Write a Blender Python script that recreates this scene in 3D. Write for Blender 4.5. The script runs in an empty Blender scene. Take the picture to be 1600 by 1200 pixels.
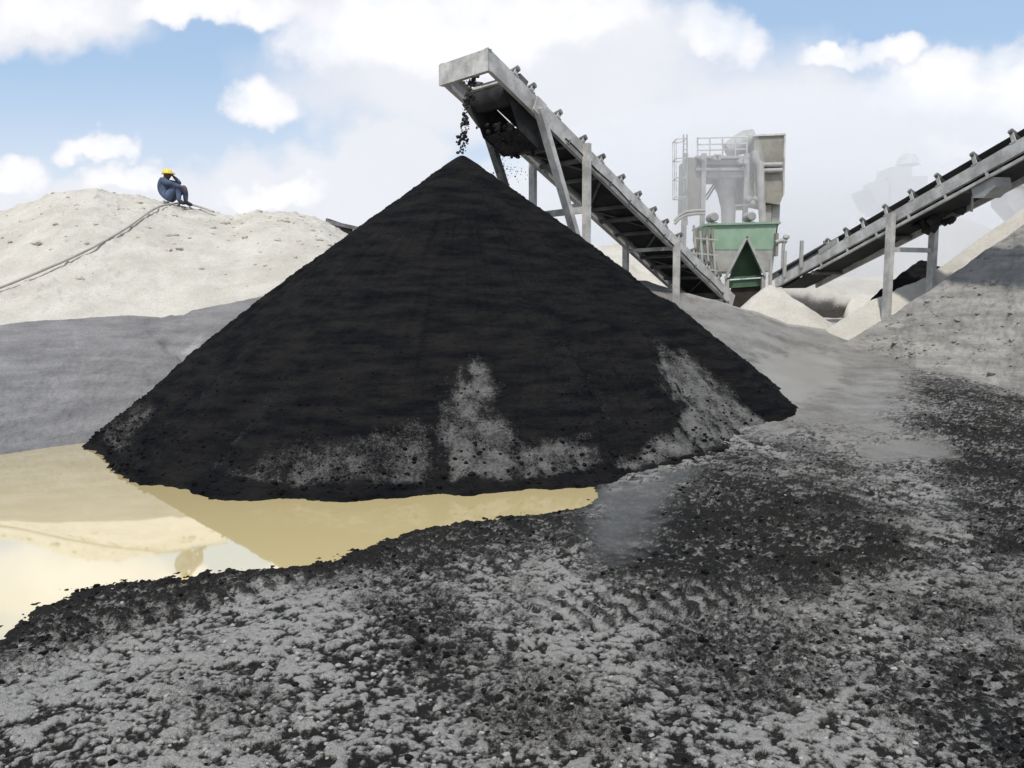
import bpy, math, random
import numpy as np
from mathutils import Vector, Matrix

random.seed(7)
RNG = np.random.default_rng(11)
sc = bpy.context.scene
COL = sc.collection
R = math.radians

# ------------------------------------------------------------------ camera, world, sun, exposure
F = 1190.0                                  # focal length in pixels of a 1600 px wide frame
CAM_Z = 1.7
PITCH = math.atan(120 / F)
cam_d = bpy.data.cameras.new("camera")
cam_d.sensor_width = 36.0
cam_d.lens = 36.0 * F / 1600.0
cam_d.clip_start = 0.05
cam_d.clip_end = 4000
cam = bpy.data.objects.new("camera", cam_d)
COL.objects.link(cam)
cam.location = (0, 0, CAM_Z)
cam.rotation_euler = (R(90) - PITCH, 0, 0)
sc.camera = cam

SUN_EL, SUN_AZ = R(57), R(-166)             # azimuth from +Y towards +X
sun_d = bpy.data.lights.new("sun", 'SUN')
sun_d.energy = 3.0
sun_d.angle = R(3.0)
sun_d.color = (1.0, 0.955, 0.89)
sun = bpy.data.objects.new("sun", sun_d)
COL.objects.link(sun)
sd = Vector((math.sin(SUN_AZ) * math.cos(SUN_EL), math.cos(SUN_AZ) * math.cos(SUN_EL), math.sin(SUN_EL)))
sun.rotation_euler = (-sd).to_track_quat('-Z', 'Y').to_euler()
sun.location = sd * 60

sc.view_settings.view_transform = 'Standard'
sc.view_settings.look = 'None'
sc.view_settings.gamma = 1.0
sc.view_settings.use_curve_mapping = False
sc.view_settings.exposure = 0.15
sc.render.engine = 'CYCLES'
sc.cycles.max_bounces = 6
sc.cycles.volume_bounces = 2
sc.cycles.use_denoising = True


def nn(nt, typ, **kw):
    n = nt.nodes.new(typ)
    for k, v in kw.items():
        setattr(n, k, v)
    return n


def setv(nt, sock, v):
    if hasattr(v, 'is_output'):
        nt.links.new(v, sock)
    elif v is not None:
        sock.default_value = v


def mth(nt, op, a, b=None, c=None, clamp=False):
    n = nn(nt, 'ShaderNodeMath', operation=op, use_clamp=clamp)
    setv(nt, n.inputs[0], a)
    setv(nt, n.inputs[1], b)
    setv(nt, n.inputs[2], c)
    return n.outputs[0]


def mixc(nt, fac, a, b, blend='MIX'):
    n = nn(nt, 'ShaderNodeMix', data_type='RGBA', blend_type=blend, clamp_factor=True)
    setv(nt, n.inputs[0], fac)
    for s, v in ((n.inputs[6], a), (n.inputs[7], b)):
        if isinstance(v, (tuple, list)) and len(v) == 3:
            v = (*v, 1)
        setv(nt, s, v)
    return n.outputs[2]


def noise(nt, vec, scale, detail=4, rough=0.55, dist=0.0):
    n = nn(nt, 'ShaderNodeTexNoise')
    n.inputs['Scale'].default_value = scale
    n.inputs['Detail'].default_value = detail
    n.inputs['Roughness'].default_value = rough
    n.inputs['Distortion'].default_value = dist
    if vec is not None:
        nt.links.new(vec, n.inputs['Vector'])
    return n.outputs['Fac']


def smooth(nt, v, lo, hi):
    n = nn(nt, 'ShaderNodeMapRange', interpolation_type='SMOOTHSTEP')
    setv(nt, n.inputs['Value'], v)
    n.inputs['From Min'].default_value = lo
    n.inputs['From Max'].default_value = hi
    return n.outputs['Result']


def build_world():
    w = bpy.data.worlds.new("World")
    sc.world = w
    w.use_nodes = True
    nt = w.node_tree
    nt.nodes.clear()
    out = nn(nt, 'ShaderNodeOutputWorld')
    bg = nn(nt, 'ShaderNodeBackground')
    bg.inputs['Strength'].default_value = 0.1
    nt.links.new(bg.outputs[0], out.inputs[0])
    sky = nn(nt, 'ShaderNodeTexSky', sky_type='NISHITA')
    sky.sun_disc = False
    sky.sun_elevation = SUN_EL
    sky.sun_rotation = SUN_AZ
    sky.air_density = 1.0
    sky.dust_density = 1.6
    tc = nn(nt, 'ShaderNodeTexCoord')
    sep = nn(nt, 'ShaderNodeSeparateXYZ')
    nt.links.new(tc.outputs['Generated'], sep.inputs[0])
    x, y, z = sep.outputs
    ya = mth(nt, 'MAXIMUM', mth(nt, 'ABSOLUTE', y), 0.12)
    U = mth(nt, 'DIVIDE', x, ya)            # tangent of azimuth
    V = mth(nt, 'DIVIDE', z, ya)            # tangent of elevation
    uv = nn(nt, 'ShaderNodeCombineXYZ')
    nt.links.new(U, uv.inputs[0])
    nt.links.new(V, uv.inputs[1])
    n1 = noise(nt, uv.outputs[0], 9.0, 6, 0.55)
    n2 = noise(nt, uv.outputs[0], 3.0, 5, 0.5)
    n3 = noise(nt, uv.outputs[0], 26.0, 5, 0.6)
    # warp the bearing so that cloud outlines billow
    wv = []
    for k, (off, sc_, am) in enumerate((((3.1, 0, 0), 7.0, 0.05), ((0, 5.7, 0), 7.0, 0.04), ((9.1, 2, 0), 24.0, 0.030), ((1, 8.3, 0), 24.0, 0.026))):
        ad = nn(nt, 'ShaderNodeVectorMath', operation='ADD')
        nt.links.new(uv.outputs[0], ad.inputs[0])
        ad.inputs[1].default_value = off
        wv.append(mth(nt, 'MULTIPLY', mth(nt, 'SUBTRACT', noise(nt, ad.outputs[0], sc_, 3, 0.5), 0.5), am * 2))
    U0, V0 = U, V
    U = mth(nt, 'ADD', U, mth(nt, 'ADD', wv[0], wv[2]))
    V = mth(nt, 'ADD', V, mth(nt, 'ADD', wv[1], wv[3]))

    def dirpx(px, py):
        u, v = (px - 800) / F, (600 - py) / F
        dy = math.cos(PITCH) + v * math.sin(PITCH)
        dz = -math.sin(PITCH) + v * math.cos(PITCH)
        return u / dy, dz / dy

    def blob(cx, cy, rx, ry):
        a, b = dirpx(cx, cy)
        ex = mth(nt, 'DIVIDE', mth(nt, 'SUBTRACT', U, a), rx / F)
        ey = mth(nt, 'DIVIDE', mth(nt, 'SUBTRACT', V, b), ry / F)
        # a flatter underside
        ey = mth(nt, 'MULTIPLY', ey, mth(nt, 'ADD', 1.0, mth(nt, 'MULTIPLY', mth(nt, 'LESS_THAN', ey, 0.0), 0.5)))
        r2 = mth(nt, 'SQRT', mth(nt, 'ADD', mth(nt, 'MULTIPLY', ex, ex), mth(nt, 'MULTIPLY', ey, ey)))
        return mth(nt, 'SUBTRACT', 1.0, r2)

    def field(lst):
        acc = None
        for b in lst:
            v = blob(*b)
            acc = v if acc is None else mth(nt, 'SMOOTH_MAX', acc, v, 0.25)
        return acc

    soft = field([(800, 130, 350, 170), (1230, 280, 520, 190), (660, 330, 640, 95), (40, 20, 190, 90),
                  (430, -10, 300, 60), (1590, 280, 260, 170), (150, 345, 420, 75), (620, 250, 110, 90)])
    soft = mth(nt, 'ADD', soft, mth(nt, 'MULTIPLY', mth(nt, 'SUBTRACT', n2, 0.5), 1.1))
    softm = smooth(nt, soft, -0.25, 0.42)
    softm = mth(nt, 'MULTIPLY', softm, 0.94)
    low = smooth(nt, V0, 0.34, 0.05)         # whitening towards the horizon
    softm = mth(nt, 'MAXIMUM', softm, mth(nt, 'MULTIPLY', low, 0.80))
    puff = field([(418, 178, 74, 52), (1122, 68, 84, 62), (5, 268, 95, 40), (1385, 78, 70, 34), (1300, 95, 70, 24),
                  (1460, 140, 130, 62), (1600, 140, 90, 78), (205, 290, 90, 36), (60, 15, 120, 62), (600, 62, 190, 92),
                  (860, 30, 190, 80), (155, 240, 62, 32), (425, 305, 110, 30), (330, 8, 190, 40), (740, 60, 160, 100), (1500, 225, 80, 26)])
    puffn = mth(nt, 'ADD', puff, mth(nt, 'MULTIPLY', mth(nt, 'SUBTRACT', n3, 0.5), 0.35))
    puffm = smooth(nt, puffn, -0.02, 0.34)
    puffm = mth(nt, 'MULTIPLY', puffm, mth(nt, 'ADD', 0.55, mth(nt, 'MULTIPLY', smooth(nt, n1, 0.3, 0.6), 0.45)))
    # overhead and behind: broken cloud
    hi = smooth(nt, noise(nt, tc.outputs['Generated'], 3.2, 6, 0.55), 0.42, 0.62)
    up = smooth(nt, V0, 0.5, 0.75)
    softm = mth(nt, 'MAXIMUM', softm, mth(nt, 'MULTIPLY', hi, mth(nt, 'MULTIPLY', up, 0.8)))
    skyc = mixc(nt, 1.0, sky.outputs[0], SKY_GAIN, 'MULTIPLY')
    skyc = mixc(nt, 0.55, skyc, SKY_AIR)
    shade = mixc(nt, n1, HAZE_A, HAZE_B)
    c = mixc(nt, softm, skyc, shade)
    c = mixc(nt, puffm, c, mixc(nt, smooth(nt, puffn, 0.1, 0.7), PUFF_A, PUFF_B))
    nt.links.new(c, bg.inputs['Color'])


SKY_GAIN = (1.5, 1.45, 1.35)
SKY_AIR = (4.5, 6.3, 8.8)
HAZE_A, HAZE_B = (7.5, 7.6, 8.1), (8.3, 8.35, 8.7)
PUFF_A, PUFF_B = (8.1, 8.2, 8.7), (9.6, 9.6, 9.7)
build_world()


# ------------------------------------------------------------------ helpers
def at(px, py, Y):
    """World point at depth Y (metres) that the photograph shows at pixel px, py (1600 x 1200)."""
    u, v = (px - 800) / F, (600 - py) / F
    dy = math.cos(PITCH) + v * math.sin(PITCH)
    dz = -math.sin(PITCH) + v * math.cos(PITCH)
    return Vector((u / dy * Y, Y, CAM_Z + dz / dy * Y))


def on_plane(px, py, z=0.0):
    u, v = (px - 800) / F, (600 - py) / F
    dy = math.cos(PITCH) + v * math.sin(PITCH)
    dz = -math.sin(PITCH) + v * math.cos(PITCH)
    t = (z - CAM_Z) / dz
    return Vector((u * t, dy * t, z))


def proj(x, y, z):
    cy = y * math.cos(PITCH) - (z - CAM_Z) * math.sin(PITCH)
    cz = y * math.sin(PITCH) + (z - CAM_Z) * math.cos(PITCH)
    return 800 + F * x / cy, 600 - F * cz / cy


_perm = RNG.permutation(4096).astype(np.int64)
_gr = RNG.normal(size=(4096, 3))
_gr /= np.linalg.norm(_gr, axis=1)[:, None]


def _h(i, j, k):
    return _perm[(_perm[(_perm[i & 4095] + j) & 4095] + k) & 4095]


def perlin(x, y, z=None):
    x = np.asarray(x, float)
    y = np.asarray(y, float)
    z = np.zeros_like(x) if z is None else np.asarray(z, float)
    xi, yi, zi = (np.floor(a).astype(np.int64) for a in (x, y, z))
    xf, yf, zf = x - xi, y - yi, z - zi
    u, v, w = (t * t * t * (t * (t * 6 - 15) + 10) for t in (xf, yf, zf))
    out = np.zeros_like(x)
    for dx in (0, 1):
        wx = u if dx else 1 - u
        for dy in (0, 1):
            wy = v if dy else 1 - v
            for dz in (0, 1):
                wz = w if dz else 1 - w
                g = _gr[_h(xi + dx, yi + dy, zi + dz)]
                out += wx * wy * wz * (g[..., 0] * (xf - dx) + g[..., 1] * (yf - dy) + g[..., 2] * (zf - dz))
    return out * 1.5


def fbm(x, y, z=None, octv=4, gain=0.5, lac=2.03):
    a, s, t = 1.0, 0.0, 0.0
    for o in range(octv):
        f = lac ** o
        s = s + a * perlin(x * f + 17.3 * o, y * f - 9.1 * o, None if z is None else z * f)
        t += a
        a *= gain
    return s / t


def worley(x, y, seed=0):
    """Distance to the nearest and second jittered cell point, and that cell's random value."""
    xi, yi = np.floor(x).astype(np.int64), np.floor(y).astype(np.int64)
    f1 = np.full(x.shape, 9.0)
    f2 = f1.copy()
    val = np.zeros_like(f1)
    for dx in (-1, 0, 1):
        for dy in (-1, 0, 1):
            h = _h(xi + dx + seed, yi + dy, np.zeros_like(xi))
            jx = (h & 63) / 63.0
            jy = ((h >> 6) & 63) / 63.0
            r = ((h * 7919 + 13) & 1023) / 1023.0
            d = np.hypot(xi + dx + jx - x, yi + dy + jy - y)
            nearer = d < f1
            f2 = np.where(nearer, f1, np.minimum(f2, d))
            val = np.where(nearer, r, val)
            f1 = np.where(nearer, d, f1)
    return f1, f2, val


def sstep(v, lo, hi):
    t = np.clip((v - lo) / (hi - lo), 0, 1)
    return t * t * (3 - 2 * t)


def poly_sd(px, py, poly):
    """Signed distance, positive inside."""
    P = np.array(poly, float)
    d = np.full(px.shape, 1e18)
    ins = np.zeros(px.shape, bool)
    n = len(P)
    for i in range(n):
        a, b = P[i], P[(i + 1) % n]
        e = b - a
        wx, wy = px - a[0], py - a[1]
        t = np.clip((wx * e[0] + wy * e[1]) / (e @ e + 1e-12), 0, 1)
        d = np.minimum(d, (wx - e[0] * t) ** 2 + (wy - e[1] * t) ** 2)
        c = (a[1] > py) != (b[1] > py)
        with np.errstate(divide='ignore', invalid='ignore'):
            xi = (b[0] - a[0]) * (py - a[1]) / (b[1] - a[1]) + a[0]
        ins ^= c & (px < xi)
    d = np.sqrt(d)
    return np.where(ins, d, -d)


def grid_object(name, X, Y, Z, mat, attrs=None, wrap=False, smooth_shade=True, parent=None):
    r, c = X.shape
    idx = np.arange(r * c).reshape(r, c)
    if wrap:
        nx = np.roll(idx, -1, axis=1)
        q = np.stack([idx[:-1], nx[:-1], nx[1:], idx[1:]], -1).reshape(-1, 4)
    else:
        q = np.stack([idx[:-1, :-1], idx[:-1, 1:], idx[1:, 1:], idx[1:, :-1]], -1).reshape(-1, 4)
    me = bpy.data.meshes.new(name)
    co = np.stack([X, Y, Z], -1).reshape(-1, 3).astype(np.float32)
    me.vertices.add(len(co))
    me.vertices.foreach_set("co", co.ravel())
    me.loops.add(q.size)
    me.loops.foreach_set("vertex_index", q.ravel().astype(np.int32))
    me.polygons.add(len(q))
    me.polygons.foreach_set("loop_start", np.arange(0, q.size, 4, dtype=np.int32))
    me.polygons.foreach_set("loop_total", np.full(len(q), 4, np.int32))
    me.update(calc_edges=True)
    me.polygons.foreach_set("use_smooth", np.full(len(q), smooth_shade))
    for k, v in (attrs or {}).items():
        a = me.attributes.new(k, 'FLOAT', 'POINT')
        a.data.foreach_set("value", np.asarray(v, np.float32).ravel())
    me.materials.append(mat)
    o = bpy.data.objects.new(name, me)
    COL.objects.link(o)
    if parent:
        o.parent = parent
    return o


class MB:
    """Collects shapes (world coordinates) and links them as one mesh object."""
    def __init__(self):
        self.v, self.f, self.sm, self.mi = [], [], [], []
        self.cur = 0

    def add(self, vs, fs, smooth_shade=False):
        b = len(self.v)
        self.v += [tuple(p) for p in vs]
        self.f += [tuple(b + i for i in f) for f in fs]
        self.sm += [smooth_shade] * len(fs)
        self.mi += [self.cur] * len(fs)
        return self

    def hexa(self, p):
        return self.add(p, [(0, 3, 2, 1), (4, 5, 6, 7), (0, 1, 5, 4), (1, 2, 6, 5), (2, 3, 7, 6), (3, 0, 4, 7)])

    def box(self, lo, hi):
        x0, y0, z0 = lo
        x1, y1, z1 = hi
        return self.hexa([(x0, y0, z0), (x1, y0, z0), (x1, y1, z0), (x0, y1, z0),
                          (x0, y0, z1), (x1, y0, z1), (x1, y1, z1), (x0, y1, z1)])

    def bar(self, a, b, w, h=None, up=(0, 0, 1)):
        a, b = Vector(a), Vector(b)
        h = w if h is None else h
        d = (b - a).normalized()
        s = d.cross(Vector(up))
        if s.length < 1e-4:
            s = d.cross(Vector((1, 0, 0)))
        s.normalize()
        n = s.cross(d)
        s, n = s * w / 2, n * h / 2
        return self.hexa([a - s - n, a + s - n, a + s + n, a - s + n, b - s - n, b + s - n, b + s + n, b - s + n])

    def channel(self, a, b, w, h, t=0.012, up=(0, 0, 1), side=1, shear=0.0):
        """C section: web and two flanges."""
        a, b = Vector(a), Vector(b)
        d = (b - a).normalized()
        s = d.cross(Vector(up)).normalized()
        n = s.cross(d)
        s = s * side
        prof = [(0, -h / 2), (w, -h / 2), (w, -h / 2 + t), (t, -h / 2 + t), (t, h / 2 - t), (w, h / 2 - t), (w, h / 2), (0, h / 2)]
        vs = [p + s * (u - w / 2) + n * v + (d * (-v * shear) if q == 0 else Vector((0, 0, 0))) for q, p in enumerate((a, b)) for u, v in prof]
        k = len(prof)
        fs = [(i, (i + 1) % k, k + (i + 1) % k, k + i) for i in range(k)]
        for o in (0, k):
            fs += [(o + 0, o + 1, o + 2, o + 3), (o + 0, o + 3, o + 4, o + 7), (o + 4, o + 5, o + 6, o + 7)]
        return self.add(vs, fs)

    def tube(self, pts, r, n=10, cap=True):
        pts = [Vector(p) for p in pts]
        rs = r if isinstance(r, (list, tuple)) else [r] * len(pts)
        vs, fs = [], []
        ref = None
        for i, p in enumerate(pts):
            d = (pts[min(i + 1, len(pts) - 1)] - pts[max(i - 1, 0)]).normalized()
            if ref is None:
                ref = d.cross(Vector((0, 0, 1)))
                if ref.length < 1e-3:
                    ref = d.cross(Vector((1, 0, 0)))
            ref = (ref - d * ref.dot(d)).normalized()
            q = d.cross(ref)
            for k in range(n):
                a = 2 * math.pi * k / n
                vs.append(p + (ref * math.cos(a) + q * math.sin(a)) * rs[i])
        for i in range(len(pts) - 1):
            for k in range(n):
                fs.append((i * n + k, i * n + (k + 1) % n, (i + 1) * n + (k + 1) % n, (i + 1) * n + k))
        self.add(vs, fs, True)
        if cap:
            m = len(pts) - 1
            self.add(vs[:n], [tuple(reversed(range(n)))])
            self.add(vs[m * n:], [tuple(range(n))])
        return self

    def prism(self, poly, off):
        off = Vector(off)
        p = [Vector(q) for q in poly]
        k = len(p)
        vs = p + [q + off for q in p]
        fs = [tuple(reversed(range(k))), tuple(range(k, 2 * k))]
        fs += [(i, (i + 1) % k, k + (i + 1) % k, k + i) for i in range(k)]
        return self.add(vs, fs)

    def lump(self, c, r, seed=0, sub=1, sq=(1, 1, 1)):
        rr = random.Random(seed)
        vs, fs = ICO[sub]
        off = [rr.uniform(0.7, 1.25) for _ in vs]
        rot = Matrix.Rotation(rr.uniform(0, 6.28), 3, 'Z') @ Matrix.Rotation(rr.uniform(0, 6.28), 3, 'X')
        pts = []
        for v, o in zip(vs, off):
            q = rot @ (v * o * r)
            pts.append((c[0] + q.x * sq[0], c[1] + q.y * sq[1], c[2] + q.z * sq[2]))
        return self.add(pts, fs, sub > 1)

    def build(self, name, mat, parent=None, mats=None):
        me = bpy.data.meshes.new(name)
        base = parent_loc(parent)
        me.from_pydata([(x - base.x, y - base.y, z - base.z) for x, y, z in self.v], [], self.f)
        me.update()
        import bmesh
        bm = bmesh.new()
        bm.from_mesh(me)
        bmesh.ops.recalc_face_normals(bm, faces=bm.faces)
        bm.to_mesh(me)
        bm.free()
        me.polygons.foreach_set("use_smooth", self.sm)
        for m in (mats or [mat]):
            me.materials.append(m)
        if mats:
            me.polygons.foreach_set("material_index", self.mi)
        o = bpy.data.objects.new(name, me)
        COL.objects.link(o)
        if parent:
            o.parent = parent
        return o


def parent_loc(p):
    v = Vector((0, 0, 0))
    while p is not None:
        v = v + p.location
        p = p.parent
    return v


def _ico():
    import bmesh
    out = {}
    for s in (1, 2, 3):
        bm = bmesh.new()
        bmesh.ops.create_icosphere(bm, subdivisions=s, radius=1)
        bm.verts.index_update()
        out[s] = ([v.co.copy() for v in bm.verts], [tuple(v.index for v in f.verts) for f in bm.faces])
        bm.free()
    return out


ICO = _ico()


def thing(name, label, cat, loc, group=None):
    o = bpy.data.objects.new(name, None)
    o.empty_display_size = 0.2
    COL.objects.link(o)
    o.location = loc
    tag(o, label, cat, group)
    return o


def tag(o, label, cat=None, group=None, kind=None):
    o["label"] = label
    if cat:
        o["category"] = cat
    if group:
        o["group"] = group
    if kind:
        o["kind"] = kind
    return o


# ------------------------------------------------------------------ materials
def new_mat(name):
    m = bpy.data.materials.new(name)
    m.use_nodes = True
    nt = m.node_tree
    b = nt.nodes['Principled BSDF']
    b.inputs['Specular IOR Level'].default_value = 0.3
    return m, nt, b


def bump(nt, b, h, strength, dist):
    n = nn(nt, 'ShaderNodeBump')
    n.inputs['Strength'].default_value = strength
    n.inputs['Distance'].default_value = dist
    nt.links.new(h, n.inputs['Height'])
    nt.links.new(n.outputs[0], b.inputs['Normal'])


def geo_pos(nt):
    return nn(nt, 'ShaderNodeNewGeometry').outputs['Position']


def attr(nt, name):
    n = nn(nt, 'ShaderNodeAttribute', attribute_name=name)
    return n.outputs['Fac']


def ground_mat():
    m, nt, b = new_mat("ground_crust")
    p = geo_pos(nt)
    light, wet, pale = attr(nt, 'light'), attr(nt, 'wet'), attr(nt, 'pale')
    g = noise(nt, p, 85, 3, 0.7)
    g2 = noise(nt, p, 260, 2, 0.6)
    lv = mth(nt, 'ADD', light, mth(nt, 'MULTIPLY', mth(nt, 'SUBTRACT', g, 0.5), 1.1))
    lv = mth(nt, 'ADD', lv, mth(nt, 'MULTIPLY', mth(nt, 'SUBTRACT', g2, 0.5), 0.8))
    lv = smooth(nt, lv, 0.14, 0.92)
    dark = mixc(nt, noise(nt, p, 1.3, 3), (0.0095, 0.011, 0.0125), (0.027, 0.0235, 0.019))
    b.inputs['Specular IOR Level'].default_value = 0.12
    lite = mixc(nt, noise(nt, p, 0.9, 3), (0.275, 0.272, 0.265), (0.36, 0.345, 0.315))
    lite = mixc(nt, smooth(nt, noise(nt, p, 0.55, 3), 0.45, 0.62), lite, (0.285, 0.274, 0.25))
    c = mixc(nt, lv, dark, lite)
    gm = mth(nt, 'ADD', 0.40, mth(nt, 'ADD', mth(nt, 'MULTIPLY', g2, 0.75), mth(nt, 'MULTIPLY', noise(nt, p, 130, 2, 0.6), 0.45)))
    cg = nn(nt, 'ShaderNodeCombineXYZ')
    for q in range(3):
        nt.links.new(gm, cg.inputs[q])
    c = mixc(nt, 1.0, c, cg.outputs[0], 'MULTIPLY')
    pc = mixc(nt, noise(nt, p, 2.2, 5), (0.36, 0.34, 0.30), (0.50, 0.475, 0.42))
    c = mixc(nt, pale, c, pc)
    c = mixc(nt, wet, c, mixc(nt, noise(nt, p, 1.8, 4), (0.045, 0.047, 0.047), (0.13, 0.13, 0.127)))
    nt.links.new(c, b.inputs['Base Color'])
    rg = nn(nt, 'ShaderNodeMapRange')
    nt.links.new(wet, rg.inputs['Value'])
    rg.inputs['To Min'].default_value = 0.92
    rg.inputs['To Max'].default_value = 0.6
    nt.links.new(rg.outputs[0], b.inputs['Roughness'])
    h = mth(nt, 'MULTIPLY', mth(nt, 'ADD', g, mth(nt, 'MULTIPLY', g2, 0.5)), mth(nt, 'SUBTRACT', 1.0, wet))
    bump(nt, b, h, 1.0, 0.016)
    return m


def heap_mat(name, c0, c1, d0=None, d1=None, scale=1.6, rough=0.95, bmp=0.6, strat=True, speck=0.0, bdist=0.02):
    """Loose material; attribute 'dry' blends from c to d where it is set; on the far mound that is painted shade."""
    m, nt, b = new_mat(name)
    p = geo_pos(nt)
    mp = nn(nt, 'ShaderNodeMapping')
    mp.inputs['Scale'].default_value = (1, 1, 6) if strat else (1, 1, 1)
    nt.links.new(p, mp.inputs['Vector'])
    n1 = noise(nt, mp.outputs[0], scale, 6, 0.6)
    g = noise(nt, p, 70, 3, 0.7)
    c = mixc(nt, smooth(nt, n1, 0.3, 0.7), c0, c1)
    if d0:
        gg = mth(nt, 'ADD', mth(nt, 'MULTIPLY', g, 0.6), mth(nt, 'MULTIPLY', noise(nt, p, 28, 4, 0.7), 0.6))
        dv = mth(nt, 'ADD', attr(nt, 'dry'), mth(nt, 'MULTIPLY', mth(nt, 'SUBTRACT', gg, 0.6), 1.6))
        dv = mth(nt, 'MULTIPLY', smooth(nt, dv, 0.25, 1.0), smooth(nt, attr(nt, 'dry'), 0.02, 0.2))
        c = mixc(nt, dv, c, mixc(nt, n1, d0, d1))
    if speck:
        s = smooth(nt, noise(nt, p, 24, 3, 0.6), 0.60, 0.72)
        c = mixc(nt, mth(nt, 'MULTIPLY', s, speck), c, tuple(v * 0.45 for v in c0))
    gm = mth(nt, 'ADD', 0.45, mth(nt, 'ADD', mth(nt, 'MULTIPLY', noise(nt, p, 42, 4, 0.75), 0.85), mth(nt, 'MULTIPLY', noise(nt, mp.outputs[0], 5.5, 4, 0.7), 0.25)))
    cg = nn(nt, 'ShaderNodeCombineXYZ')
    for q in range(3):
        nt.links.new(gm, cg.inputs[q])
    c = mixc(nt, 1.0, c, cg.outputs[0], 'MULTIPLY')
    nt.links.new(c, b.inputs['Base Color'])
    b.inputs['Roughness'].default_value = rough
    b.inputs['Specular IOR Level'].default_value = 0.06
    g3 = noise(nt, mp.outputs[0], 9, 5, 0.6)
    h = mth(nt, 'ADD', mth(nt, 'MULTIPLY', g, 0.5), g3)
    bump(nt, b, h, bmp, bdist)
    return m


def steel_mat(name, c0, c1, rust=0.15, rough=0.7):
    m, nt, b = new_mat(name)
    p = geo_pos(nt)
    n1 = noise(nt, p, 3.2, 6, 0.62)
    n2 = noise(nt, p, 17, 4, 0.6)
    c = mixc(nt, smooth(nt, n1, 0.32, 0.68), c0, c1)
    c = mixc(nt, mth(nt, 'MULTIPLY', smooth(nt, n2, 0.58, 0.74), rust), c, (0.13, 0.085, 0.055))
    nt.links.new(c, b.inputs['Base Color'])
    b.inputs['Roughness'].default_value = rough
    bump(nt, b, n2, 0.15, 0.004)
    return m


M = {}
M['ground'] = ground_mat()
M['black'] = heap_mat("black_sand", (0.0045, 0.005, 0.0065), (0.0165, 0.016, 0.0155), (0.10, 0.099, 0.095), (0.19, 0.187, 0.177), bmp=1.0, bdist=0.03)
M['pale'] = heap_mat("pale_sand", (0.42, 0.395, 0.345), (0.52, 0.495, 0.44), scale=1.1, strat=False, speck=0.35, bdist=0.03)
M['crumb'] = heap_mat("pale_crumb", (0.24, 0.235, 0.225), (0.34, 0.33, 0.31), scale=6, strat=False)
M['pale_shaded'] = heap_mat("pale_sand_painted_shade", (0.42, 0.395, 0.345), (0.52, 0.495, 0.44), (0.022, 0.019, 0.016), (0.04, 0.035, 0.03), scale=1.1, strat=False, speck=0.35, bdist=0.03)  # dark second pair paints the conveyor tail's shadow onto the sand
M['bank'] = heap_mat("grey_sand", (0.145, 0.143, 0.145), (0.215, 0.212, 0.213), (0.28, 0.28, 0.28), (0.34, 0.335, 0.325), scale=1.4, bmp=0.55)
M['stock'] = heap_mat("brown_grey_sand", (0.19, 0.183, 0.168), (0.32, 0.308, 0.285), (0.07, 0.062, 0.06), (0.14, 0.125, 0.115), scale=1.3, bmp=0.7, bdist=0.03)
M['steel'] = steel_mat("dusty_grey_steel", (0.31, 0.30, 0.28), (0.55, 0.54, 0.51), 0.5)
M['steel_dark'] = steel_mat("dirty_dark_steel", (0.07, 0.07, 0.07), (0.16, 0.155, 0.15), 0.3)
M['rubber'] = steel_mat("black_rubber", (0.018, 0.018, 0.018), (0.04, 0.039, 0.037), 0.0, 0.85)
M['sooty'] = steel_mat("sand_caked_steel", (0.012, 0.012, 0.013), (0.035, 0.034, 0.033), 0.0, 0.9)
M['beige'] = steel_mat("beige_dusty_paint", (0.20, 0.19, 0.16), (0.27, 0.26, 0.22), 0.15)
M['plant'] = steel_mat("pale_dusty_plant_steel", (0.27, 0.265, 0.25), (0.38, 0.375, 0.355), 0.12)
M['green'] = steel_mat("green_paint", (0.21, 0.315, 0.22), (0.27, 0.37, 0.28), 0.05, 0.6)
M['green_dark'] = steel_mat("dark_green_paint", (0.055, 0.105, 0.06), (0.085, 0.15, 0.085), 0.15, 0.6)
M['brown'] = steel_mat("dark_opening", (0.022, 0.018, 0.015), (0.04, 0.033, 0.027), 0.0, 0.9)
M['hose'] = steel_mat("grey_hose", (0.30, 0.285, 0.25), (0.42, 0.40, 0.35), 0.0, 0.8)
M['navy'] = steel_mat("navy_coverall", (0.025, 0.035, 0.07), (0.11, 0.14, 0.21), 0.0, 0.9)
M['skin'] = steel_mat("brown_skin", (0.085, 0.045, 0.028), (0.11, 0.06, 0.038), 0.0, 0.6)
M['helmet'] = steel_mat("yellow_helmet", (0.62, 0.46, 0.05), (0.70, 0.53, 0.08), 0.0, 0.4)
M['boot'] = steel_mat("dark_boots", (0.02, 0.02, 0.022), (0.04, 0.038, 0.036), 0.0, 0.7)


def water_mat():
    m, nt, b = new_mat("muddy_ochre_water")
    p = geo_pos(nt)
    n = noise(nt, p, 0.5, 3)
    c = mixc(nt, n, (0.67, 0.54, 0.265), (0.71, 0.58, 0.30))
    nt.links.new(c, b.inputs['Base Color'])
    b.inputs['Roughness'].default_value = 0.035
    b.inputs['Coat Weight'].default_value = 1.0
    b.inputs['Coat Roughness'].default_value = 0.03
    b.inputs['Coat IOR'].default_value = 2.2
    b.inputs['IOR'].default_value = 1.55
    b.inputs['Specular IOR Level'].default_value = 0.9
    bump(nt, b, noise(nt, p, 2.0, 2), 0.02, 0.01)
    return m


M['water'] = water_mat()

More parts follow.
